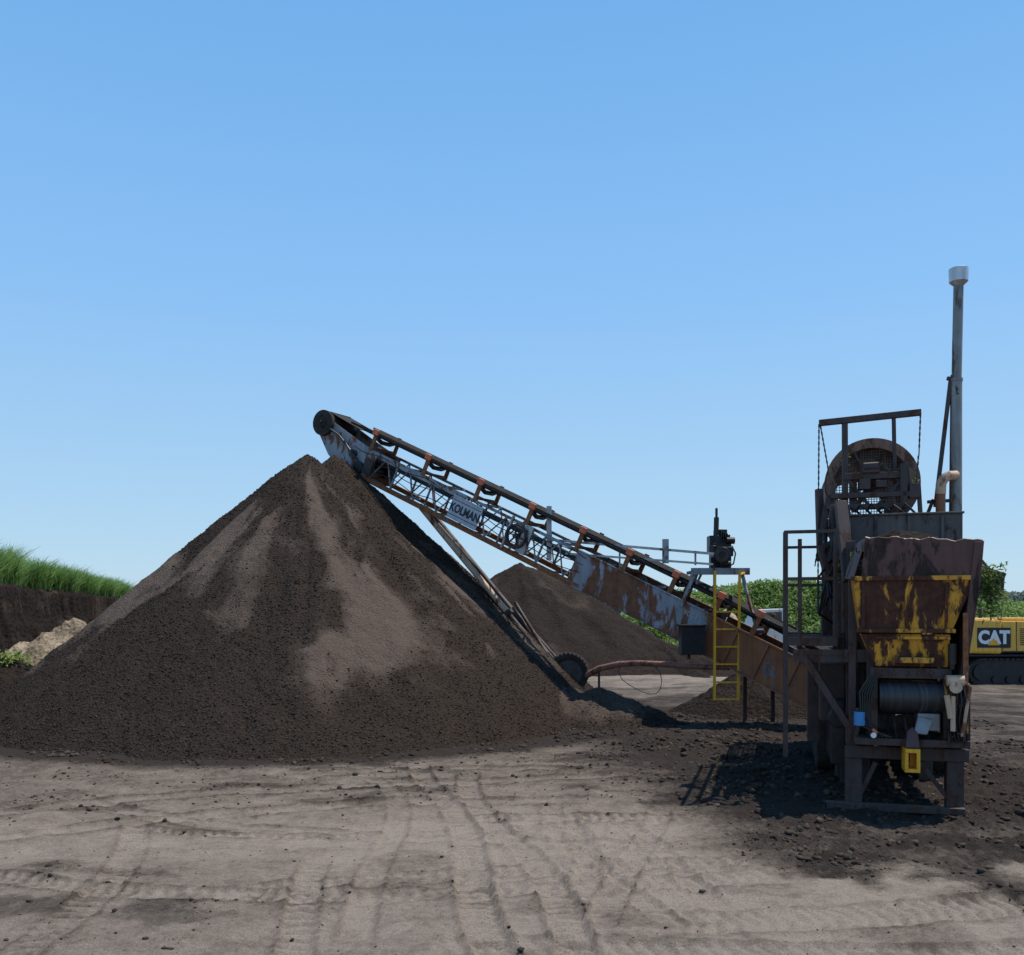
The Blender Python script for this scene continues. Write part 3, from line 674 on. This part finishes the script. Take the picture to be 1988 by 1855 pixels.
mbx(m,1664,1856,1221,1229,-.29,-.2);mbx(m,1652,1898,1118,1127,-.36,-.28);mbx(m,1700,1846,1236,1242,-.27,-.22)
for px in(1676,1760,1838): mbx(m,px-3,px+3,1128,1221,-.325,-.25)
mbx(m,1736,1814,1277,1288,-.3,-.2)
hop=mo(m,'feed_hopper',M_yel,label='yellow hopper with peeling paint and rust patches')
m=MB();nn=26;top_=[];bot=[]
for i in range(nn+1):
    t=i/nn;px=1680+t*228;py=1044+7*t+2.5*math.sin(t*19)*(.4+t*.6)+1.5*math.sin(t*43)
    top_.append(P_(px,py,-.36));bot.append(P_(1672+t*226,1120,-.33))
back=(T(0,1,0)-T(0,0,0))*.012
for i in range(nn): m.prism([bot[i],bot[i+1],top_[i+1],top_[i]],back)
m.tube([p+back for p in top_],.016,6)
sh_=mo(m,'hopper_extension_sheet',M_maroon,bev=0)
m=MB()
m.prism([P_(1911,1050,-.38),P_(1904,1130,-.38),P_(1872,1335,-.3),P_(1862,1335,-.3),P_(1884,1130,-.36),P_(1892,1052,-.38)],(T(0,1,0)-T(0,0,0))*1.3)
m.prism([P_(1680,1044,-.36),P_(1655,1125,-.33),P_(1640,1125,.4),P_(1652,1062,.9)],T(.015,0,0)-T(0,0,0))
mo(m,'hopper_wing_plate',M_maroon)
m=MB();mbx(m,1870,1880,1190,1330,-.42,-.39);mo(m,'wing_edge_strip',M_chord)
def hload():
    xs=np.linspace(uA+.06,uB-.06,34);ys=np.linspace(-.25,1.4,34);X,Y=np.meshgrid(xs,ys)
    Z=3.3+.42*np.exp(-((X-.0)**2/.45+(Y-.5)**2/.5))+(fbm(X*5,Y*5,3,300)-.5)*.16
    V=np.array([tuple(T(a,b_,c)-MO) for a,b_,c in zip(X.ravel(),Y.ravel(),Z.ravel())])
    o=npmesh('soil_load',V,gridfaces(*X.shape),M_back,{'dry':np.full(X.size,.3)});o.location=MO
    return top(o,'dark soil heaped inside the yellow feed hopper','soil')
hload()
m=MB();mbx(m,1690,1848,1298,1318,-.22,-.05);mbx(m,1690,1704,1318,1440,-.2,.1);mbx(m,1832,1846,1312,1440,-.2,.1)
for i in range(6): m.cyl(P_(1712+i*24,1308,-.24),P_(1712+i*24,1308,-.2),.02)
mbx(m,1660,1884,1436,1450,-.25,.5);m.beam(P_(1660,1436,.0),P_(1690,1318,.0),.05)
mbx(m,1700,1836,1390,1436,.35,.5)  # dark plate behind the roller, added to block light
mo(m,'feeder_frame',M_dark)
def pan():
    xs=np.linspace(U(1664,0),U(1880,0),40);ys=np.linspace(-.24,.34,16);X,Y=np.meshgrid(xs,ys)
    Z=zz(1760,1436,-.25)+.008+np.maximum(0,(fbm(X*4,Y*4,3,310)-.42))*.35
    V=np.array([tuple(T(a,b_,c)-MO) for a,b_,c in zip(X.ravel(),Y.ravel(),Z.ravel())])
    o=npmesh('spilled_soil',V,gridfaces(*X.shape),M_pile,{'dry':np.full(X.size,.4)});o.location=MO
    return top(o,'crumbly spilled soil lying on the front machine pan','soil')
pan()
m=MB();zc=zz(1768,1354,-.1);ua,ub=U(1706,-.1),U(1831,-.1)
m.cyl(T(ua,-.05,zc),T(ub,-.05,zc),.215,n=36);m.cyl(T(ua-.1,-.05,zc),T(ub+.1,-.05,zc),.05)
mo(m,'feed_roller',M_roll,smooth=True,bev=0)
m=MB();m.prism([P_(1832,1312,-.3),P_(1878,1318,-.3),P_(1880,1345,-.3),P_(1862,1372,-.3),P_(1858,1430,-.3),P_(1842,1430,-.3),P_(1838,1370,-.3)],(T(0,1,0)-T(0,0,0))*.05)
mbx(m,1862,1880,1372,1425,-.3,-.1)
mo(m,'drive_side_plate',M_yel)
m=MB();m.cyl(P_(1856,1335,-.5),P_(1856,1335,-.3),.075);m.cyl(P_(1838,1322,-.42),P_(1872,1322,-.42),.07);m.tube([P_(1870,1320,-.4),P_(1884,1335,-.4),P_(1876,1380,-.4),P_(1868,1430,-.35)],.022);m.cyl(P_(1850,1352,-.4),P_(1850,1420,-.4),.03)
m.cyl(P_(1838,1350,-.42),P_(1846,1395,-.42),.035)
mo(m,'hydraulic_motor',M_cream,smooth=True,bev=0)
m=MB();mbx(m,1845,1853,1255,1300,-.3,-.2);m.cyl(P_(1849,1250,-.28),P_(1849,1290,-.28),.05);mbx(m,1840,1845,1330,1440,-.33,-.28)
random.seed(9)
for a_ in range(6): m.tube([P_(1704-a_*3,1310,-.3),P_(1694-5*a_,1345,-.32),P_(1688-3*a_,1380+6*a_,-.33),P_(1690+8*a_,1432,-.3)],.013,6)
for a_ in range(5): m.tube([P_(1848+a_*5,1325,-.36),P_(1840+a_*9,1360,-.4),P_(1838+a_*8,1400,-.38),P_(1850+a_*6,1442,-.32)],.013,6)
for a_ in range(4): m.tube([P_(1710+a_*22,1392,-.1),P_(1718+a_*22,1410+a_*4,-.2),P_(1735+a_*22,1404,-.2),P_(1742+a_*20,1434,-.2)],.014,6)
mbx(m,1878,1884,1335,1455,-.2,-.1);mbx(m,1870,1876,1330,1440,-.36,-.3)
mo(m,'hydraulic_lines',M_black,smooth=True,bev=0)
m=MB();m.cyl(P_(1669,1408,-.3),P_(1669,1382,-.3),.072,n=20);cn=mo(m,'oil_can',M_blue,None,smooth=True,bev=0);
cn.location=MO;top(cn,'small blue oil can hung on the machine frame','can')
m=MB();m.box(T,U(1662,-.3),U(1676,-.3),-.31,-.2,zz(1669,1380,-.3),zz(1669,1376,-.3));mo(m,'can_shelf',M_dark,bev=0)
m=MB();mbx(m,1782,1826,1386,1420,-.2,.1);m.prism([P_(1774,1424,-.28),P_(1782,1390,-.2),P_(1812,1398,-.3),P_(1800,1428,-.32)],(T(0,1,0)-T(0,0,0))*.04);mo(m,'grey_gear_cover',M_grey,bev=.015)
m=MB();m.cyl(P_(1696,1428,-.36),P_(1696,1428,-.3),.035,n=16);mo(m,'white_gauge',M_wht,bev=0)
m=MB();m.cyl(P_(1694,1416,-.34),P_(1702,1424,-.34),.02);mo(m,'red_valve_handle',M_red,bev=0)
m=MB();mbx(m,1757,1787,1455,1463,-.42,-.06);mbx(m,1757,1764,1463,1497,-.42,-.06);mbx(m,1780,1787,1463,1497,-.42,-.06);mbx(m,1757,1787,1494,1501,-.42,-.06);mbx(m,1766,1779,1460,1496,-.2,-.15);mo(m,'hitch_bracket',M_yel2)
m=MB();m.prism([P_(1758,1452,-.4),P_(1762,1420,-.3),P_(1772,1412,-.25),P_(1782,1424,-.3),P_(1786,1452,-.4)],(T(0,1,0)-T(0,0,0))*.2);mo(m,'hitch_guard',M_maroon)
m=MB();zt=zz(1760,1000,1.6)
m.box(T,U(1652,1.6),U(1869,1.6),1.6,6.6,2.3,zt);m.box(T,U(1648,1.6),U(1872,1.6),1.57,6.63,zt,zt+.03)
for px in(1700,1765,1830): mbx(m,px-3,px+3,1002,1100,1.56,1.6)
mo(m,'drum_housing',metal('grey_brown_steel',(.085,.07,.064),(.12,.1,.09),(.07,.04,.03),.4,2,.6))
dc_u=U(1692,2.6);dz=zz(1692,940,2.6)
def DC(v): return T(dc_u,v,dz)
av=T(0,1,0)-T(0,0,0);uv=T(1,0,0)-T(0,0,0);rd=.66
m=MB()
for i in range(44):
    a=2*math.pi*i/44;d=uv*math.cos(a)+Vector((0,0,1))*math.sin(a)
    m.beam(DC(2.5)+d*(rd-.03),DC(6.4)+d*(rd-.03),.014,.014,d)
for j in range(60): m.lathe(DC(2.55+j*.065),av,[(rd-.02,-.006),(rd-.02,.006),(rd-.035,.006),(rd-.035,-.006)],44)
for i in range(-13,14):
    o_=i*.04;hl=math.sqrt(max(0,.56**2-o_*o_))
    m.beam(DC(2.62)+uv*o_-Vector((0,0,hl)),DC(2.62)+uv*o_+Vector((0,0,hl)),.01,.01,av)
    m.beam(DC(2.62)+Vector((0,0,o_))-uv*hl,DC(2.62)+Vector((0,0,o_))+uv*hl,.01,.01,av)
dr=mo(m,'screen_drum',M_mesh,bev=0)
m=MB()
for v in(2.5,4.4,6.3): m.lathe(DC(v),av,[(rd+.05,-.0),(rd+.05,.2),(rd-.1,.2),(rd-.1,0)],56)
m.lathe(DC(2.7),av,[(rd+.02,-.0),(rd+.02,1.3),(rd+.0,1.3),(rd+.0,0)],56)
mo(m,'drum_band',M_drum,dr,smooth=True,bev=0)
m=MB();m.cyl(DC(2.2),DC(6.5),.05);m.lathe(DC(2.42),av,[(.02,-.04),(.15,-.04),(.15,.06),(.02,.06)],20)
for i in range(4):
    a=i*math.pi/2+.5;d=uv*math.cos(a)+Vector((0,0,1))*math.sin(a);m.beam(DC(2.5)+d*.1,DC(2.5)+d*(rd-.08),.035,.06,av)
mo(m,'drum_spider',M_dark,dr,bev=0)
m=MB();v=2.0
m.beam(P_(1590,822,v),P_(1788,801,v),.1,.09);m.beam(P_(1640,822,v),P_(1641,1000,v),.08,.06);m.beam(P_(1735,812,v),P_(1737,915,v),.05,.05)
mbx(m,1636,1760,917,930,1.95,2.1);mbx(m,1612,1768,956,966,1.9,2.0);mbx(m,1614,1768,978,988,1.85,2.0)
m.beam(P_(1640,925,v),P_(1690,985,v),.05);m.beam(P_(1758,925,v),P_(1700,985,v),.05);m.beam(P_(1650,980,v),P_(1730,940,v),.04)
mbx(m,1748,1762,900,1000,1.9,2.05);mbx(m,1766,1786,938,966,1.9,2.2);m.beam(P_(1783,940,v),P_(1787,1000,v),.06)
m.beam(P_(1758,900,2),P_(1768,960,2),.06);m.beam(P_(1610,960,v),P_(1596,1030,v),.08);m.beam(P_(1622,940,v),P_(1610,1000,v),.05)
m.beam(P_(1590,950,2.2),P_(1594,1090,2.2),.1,.12);m.beam(P_(1605,985,1.9),P_(1650,985,1.9),.07)
m.beam(P_(1600,985,5),P_(1600,1190,5),.08)
mbx(m,1674,1708,905,918,1.9,2.1);m.cyl(P_(1676,908,1.95),P_(1706,906,1.95),.07)
mbx(m,1668,1690,930,950,1.9,2.1);mbx(m,1700,1722,932,946,1.9,2.05);mbx(m,1650,1664,935,985,2.0,2.2)
uf=mo(m,'upper_frame',M_dark)
m=MB()
for a_,b_ in(((1590,824),(1588,1140)),((1787,805),(1784,885)),((1593,828),(1614,945)),((1783,885),(1778,960)),((1600,985),(1582,1100))):
    p=P_(*a_,v);q=P_(*b_,v);m.cyl(p,q,.009,n=6)
    for i in range(int((q-p).length/.09)):
        m.cyl(p+(q-p).normalized()*(i*.09),p+(q-p).normalized()*(i*.09+.05),.013,n=6)
mo(m,'suspension_chain',M_dark,bev=0)
m=MB();random.seed(3)
for i in range(13):
    x0=1598+random.random()*46;y0=975+random.random()*60;pts=[P_(x0+random.uniform(-14,14)*k_/3,y0+k_*random.uniform(22,34),1.2+random.random()*.5) for k_ in range(7)]
    m.tube(pts,.017,6)
for i in range(6): 
    x0=1640+i*22;m.tube([P_(x0,992,1.8),P_(x0+8,984-i%3*3,1.7),P_(x0+20,990,1.7),P_(x0+30,1000,1.8)],.018,6)
mo(m,'hydraulic_hose',M_black,smooth=True,bev=0)
m=MB()
m.prism([P_(1588,1062,1.4),P_(1612,1150,1.4),P_(1650,1150,1.4),P_(1652,1040,1.4),P_(1620,1045,1.4)],av*.7)
mbx(m,1612,1650,980,1060,1.3,1.5);m.beam(P_(1632,975,1.0),P_(1648,1130,.6),.16,.1);mbx(m,1620,1652,1130,1240,1.0,1.5)
mbx(m,1596,1632,1150,1238,2.4,3.0);m.cyl(P_(1640,1060,.9),P_(1640,1230,.9),.05);mbx(m,1648,1664,1125,1260,.2,.35)
mbx(m,1568,1592,1285,1440,2.0,2.4);mbx(m,1592,1640,1290,1400,1.2,1.9)
mo(m,'side_chute',M_dark)
m=MB();uo=-1.52;zd=zz(1580,1240,.4)
for i in range(26): m.box(T,uo,-.86,.35+i*.12,.35+i*.12+.035,zd-.05,zd)
m.box(T,uo-.02,-.84,.3,.35,zd-.1,zd+.02);m.box(T,uo-.02,-.84,3.5,3.55,zd-.1,zd+.02);m.box(T,uo-.03,uo+.01,.3,3.5,zd-.12,zd+.02);m.box(T,-.88,-.84,.35,3.5,zd-.1,zd)
m.box(T,uo+.1,-.55,.28,.4,zd-.32,zd-.16)
m.beam(T(uo+.2,.34,zd-.16),P_(1655,1420,.1),.09);m.beam(T(uo+.2,3.4,zd-.16),T(uL,3.4,1.1),.08)
mbx(m,1640,1694,1262,1286,.1,.5);mbx(m,1540,1690,1262,1272,.26,.36)
wk=mo(m,'walkway',M_dark,bev=0)
m=MB();zr=3.72
for v in(.32,1.9,3.5):
    m.beam(T(uo,v,zd-.1 if v>1 else .6),T(uo,v,zr),.055)
for z in(zr,zr-.5,zr-.98): m.beam(T(uo,.32,z),T(uo,3.5,z),.045)
for v in(.32,3.5):
    m.beam(T(uo,v,zr),T(-.85,v,zr),.045);m.beam(T(uo,v,zr-.65),T(-.8,v,zr-.65),.045)
    m.beam(T(-.86,v,zd),T(-.86,v,zr),.05)
m.beam(T(-1.33,.32,zd),T(-1.33,.32,zr-.1),.045)
m.beam(T(uo,.32,zd+.35),T(uo,3.5,zd+.35),.04)
mo(m,'guard_rail',M_dark,bev=0)
m=MB();v=2.4;m.cyl(P_(1856,1000,v),P_(1857,740,v),.085,.08,24);m.cyl(P_(1857,740,v),P_(1861,545,v),.072,.072,24);m.lathe(P_(1857,738,v),(0,0,1),[(.07,-.02),(.09,-.02),(.09,.02),(.07,.02)],24)
stk=mo(m,'exhaust_stack',M_stack,smooth=True,bev=0)
m=MB();p=P_(1861,548,v);m.lathe(p,(0,0,1),[(.07,-.06),(.135,.0),(.14,.2),(.125,.21),(.12,.03),(.06,-.02)],30);mo(m,'stack_cap',M_cap,stk,smooth=True,bev=0)
m=MB();m.beam(P_(1846,735,v),P_(1816,985,v),.05,.06);m.beam(P_(1849,728,v),P_(1846,1000,v),.045);m.beam(P_(1812,970,v),P_(1800,1000,v),.05);m.beam(P_(1838,735,v),P_(1866,738,v),.07,.05);m.beam(P_(1800,975,v),P_(1850,972,v),.05)
m.beam(P_(1850,726,v),P_(1860,765,v-.1),.03)
mo(m,'stack_brace',M_dark,stk)
m=MB();m.tube([P_(1826,1000,v-.2),P_(1826,960,v-.2)],[.07,.07],14);mo(m,'rusty_flange_pipe',M_rust,smooth=True,bev=0)
m=MB();m.tube([P_(1826,960,v-.2),P_(1827,940,v-.2),P_(1832,930,v-.2),P_(1842,924,v-.2),P_(1856,923,v-.1)],[.075,.075,.075,.072,.07],16);mo(m,'exhaust_elbow',M_cream,smooth=True,bev=0)
m=MB();m.prism([P_(1905,1105,1.2),P_(1952,1112,1.2),P_(1948,1158,1.2),P_(1905,1150,1.2)],av*.5)
m.beam(P_(1900,1100,1.5),P_(1952,1118,1.5),.06);m.beam(P_(1880,1130,1.5),P_(1940,1150,1.5),.1);m.beam(P_(1880,1060,1.5),P_(1930,1120,1.6),.05)
mo(m,'reject_chute',M_dark)

def weeds(name,label,starts,N,ln,spread):
    Pn=[];tn=[]
    for i in range(N):
        s_=Vector(random.choice(starts))+Vector((random.uniform(-1,1)*spread,random.uniform(-.3,.3)*spread,random.uniform(-.3,.6)*spread))
        L_=random.uniform(.3,1)*ln;dx=random.uniform(-.18,.18)
        for k in range(int(L_/.02)):
            t=k*.02;Pn.append((s_.x+dx*t+random.gauss(0,.018),s_.y+random.gauss(0,.018),s_.z-t+random.gauss(0,.01)));tn.append(random.uniform(0,1)**1.2)
    Pn=np.array(Pn);V,Fq,t=leaves(Pn,rng.uniform(.015,.035,len(Pn)),np.array(tn),0,3)
    return top(npmesh(name,V,Fq,M_weed,{'tone':t},False),label,'weeds','stuff')
random.seed(5)
weeds('weed_strands','tangled green weeds hanging off the reject chute',[P_(1915,1100,1.15),P_(1938,1098,1.15),P_(1930,1120,1.1),P_(1912,1150,1.15),P_(1935,1150,1.1)],46,.5,.12)
weeds('weed_strands','a few pale weeds caught beside the drum',[P_(1640,870,2.3),P_(1775,930,2.3)],14,.3,.03)
weeds('weed_strands','green weeds snagged between hopper and walkway',[P_(1662,1075,.4),P_(1632,1085,1.3)],14,.4,.05)
N=500;a=at(30,1262,27.5);Pq=np.stack([rng.normal(a.x,.22,N),rng.normal(27.2,.2,N),np.full(N,1.25)+rng.normal(0,.1,N)],1)
V,Fq,t=leaves(Pq,rng.uniform(.05,.12,N),rng.uniform(.2,1,N));top(npmesh('weed_plant',V,Fq,M_weed,{'tone':t},False),'small green weed growing on a peat heap','plant')

# =====================================================================
# EXCAVATOR
ed=33.0;EO=Vector(((1865-994)/F*ed,ed,0))
ex=empty('excavator',EO,'yellow tracked excavator parked on bare soil','excavator')
def E(x,y,z): return EO+Vector((x,y,z))
def eo(m,name,mat,parent=ex,**k): k.setdefault('bev',.03);return m.obj(name,mat,parent,EO,**k)
m=MB()
m.prism([E(.12,0,1.15),E(1.5,0,1.12),E(1.5,0,2.38),E(.35,0,2.42),E(.12,0,2.34),E(.03,0,2.15),E(0,0,1.9),E(.02,0,1.4)],(0,2.7,0));eo(m,'counterweight',M_exc,bev=.1)
m=MB();m.box(E,1.53,4.4,.05,2.65,1.2,2.3);m.box(E,1.7,3.2,.3,2.4,2.3,2.42);eo(m,'engine_house',M_exc)
m=MB()
for i in range(9): m.box(E,2.15,2.75,.03,.05,1.45+i*.07,1.48+i*.07)
m.box(E,2.0,2.02,.035,.05,1.22,2.28);m.box(E,2.95,2.97,.035,.05,1.22,2.28);m.box(E,1.55,4.3,.02,.05,1.205,1.235)
eo(m,'side_vent',M_ink,bev=0)
m=MB();m.box(E,.0,4.4,.1,2.6,1.02,1.11);m.box(E,1.2,2.9,.6,2.1,.75,1.02);eo(m,'slew_platform',M_ink)
dx0=(1897-1865)/F*ed;dx1=(1962-1865)/F*ed;zc0=H-(1258-1190)/F*ed;zc1=H-(1219-1190)/F*ed
m=MB();m.box(E,dx0,dx1,-.012,-.002,zc0,zc1);dc=eo(m,'decal_panel',M_ink,bev=0)
m=MB();m.text('CAT',E((dx0+dx1)/2,-.02,(zc0+zc1)/2+.02),(1,0,0),(0,0,1),.5,.003,.05,.9);eo(m,'decal_lettering',M_wht,dc,bev=0)
m=MB();xm=(dx0+dx1)/2-.02;zb=zc0+.09;m.prism([E(xm-.22,-.03,zb),E(xm+.22,-.03,zb),E(xm,-.03,zb+.26)],(0,.006,0));eo(m,'decal_triangle',M_yel2,dc,bev=0)
for j,y0 in enumerate((-.05,2.1)):
    m=MB();pts=[];rr=.44;x0,x1=.75,4.3
    for i in range(13): a=math.pi/2+math.pi*i/12;pts.append((x0+rr*math.cos(a),.48+rr*math.sin(a)))
    for i in range(13): a=-math.pi/2+math.pi*i/12;pts.append((x1+rr*math.cos(a),.48+rr*math.sin(a)))
    m.prism([E(px_,y0+.1,pz_) for px_,pz_ in pts],(0,.5,0))
    n_=len(pts)
    for i in range(n_):
        a=Vector((*pts[i],0));b_=Vector((*pts[(i+1)%n_],0));ns=max(1,int((b_-a).length/.19))
        for q_ in range(ns):
            p=a.lerp(b_,(q_+.5)/ns);d=(b_-a).normalized();nv=Vector((d.y,-d.x))
            m.beam(E(p.x+nv.x*.02,y0,p.y+nv.y*.02),E(p.x+nv.x*.02,y0+.65,p.y+nv.y*.02),.06,.15,Vector((d.x,0,d.y)))
    tk=eo(m,'track',M_black,bev=0)
    m=MB()
    for x_ in(.75,4.3): m.cyl(E(x_,y0+.02,.48),E(x_,y0+.1,.48),.3,n=20)
    for i in range(6): m.cyl(E(1.25+i*.5,y0+.03,.22),E(1.25+i*.5,y0+.1,.22),.13)
    eo(m,'track_roller',M_black,tk,bev=0)
m=MB();m.box(E,3.2,4.8,.1,1.1,2.3,3.2);m.box(E,3.15,4.85,.05,1.15,3.2,3.3);cbn=eo(m,'cab',M_exc)
m=MB();m.box(E,3.35,4.1,.085,.099,2.45,3.1);m.box(E,4.2,4.7,.085,.099,2.3,3.1);eo(m,'cab_window',M_glass,cbn,bev=0)
m=MB();m.prism([E(4.2,1.3,1.6),E(5.6,1.3,4.6),E(6.6,1.3,5.1),E(8.4,1.3,4.2),E(8.3,1.3,3.8),E(6.6,1.3,4.5),E(6.0,1.3,4.1),E(4.8,1.3,1.5)],(0,.45,0));bm=eo(m,'boom',M_exc)
m=MB();m.prism([E(8.1,1.35,4.7),E(8.7,1.35,4.3),E(8.2,1.35,1.4),E(7.9,1.35,1.4)],(0,.35,0));eo(m,'stick',M_exc)
m=MB();m.prism([E(8.3,.9,1.5),E(7.7,.9,1.5),E(7.2,.9,.8),E(7.5,.9,.2),E(8.2,.9,.15),E(8.5,.9,.7)],(0,1.2,0));eo(m,'bucket',M_dark)
m=MB()
m.tube([E(.5,.3,2.4),E(.5,.3,2.75),E(1.6,.3,2.75),E(1.6,.3,2.4)],.02);m.cyl(E(1.4,1.4,2.4),E(1.4,1.4,2.8),.06);eo(m,'handrail',M_ink,bev=0)

to=Vector((13.6,44,0));tr=empty('parked_truck',to,'dusty white flatbed truck parked beyond the screening machine','truck')
def TT(x,y,z): return to+Vector((x,y,z))
def tobj(m,name,mat,p=tr,**k): k.setdefault('bev',.04);return m.obj(name,mat,p,to,**k)
m=MB();m.prism([TT(-2.9,0,.8),TT(-2.9,0,1.7),TT(-2.2,0,1.85),TT(-1.8,0,2.75),TT(-.6,0,2.8),TT(-.6,0,.8)],(0,2,0));tobj(m,'cab',M_white)
m=MB();m.box(TT,-.55,3.4,0,2.1,.95,1.15);m.box(TT,-.55,-.5,0,2.1,1.15,2.3);m.box(TT,-2.6,3.2,.5,1.5,.65,.9);tobj(m,'flatbed',M_grey)
m=MB();m.prism([TT(-2.05,-.01,1.85),TT(-1.7,-.01,2.6),TT(-.8,-.01,2.65),TT(-.8,-.01,1.85)],(0,.006,0));tobj(m,'window',M_glass,bev=0)
for x_ in(-2.0,2.2):
    for y_ in(0,1.8):
        m=MB();m.lathe(TT(x_,y_+.12,.48),(0,1,0),[(.1,-.12),(.42,-.13),(.48,-.08),(.48,.08),(.42,.13),(.1,.12)],28);tobj(m,'wheel',M_tyre,smooth=True,bev=0)
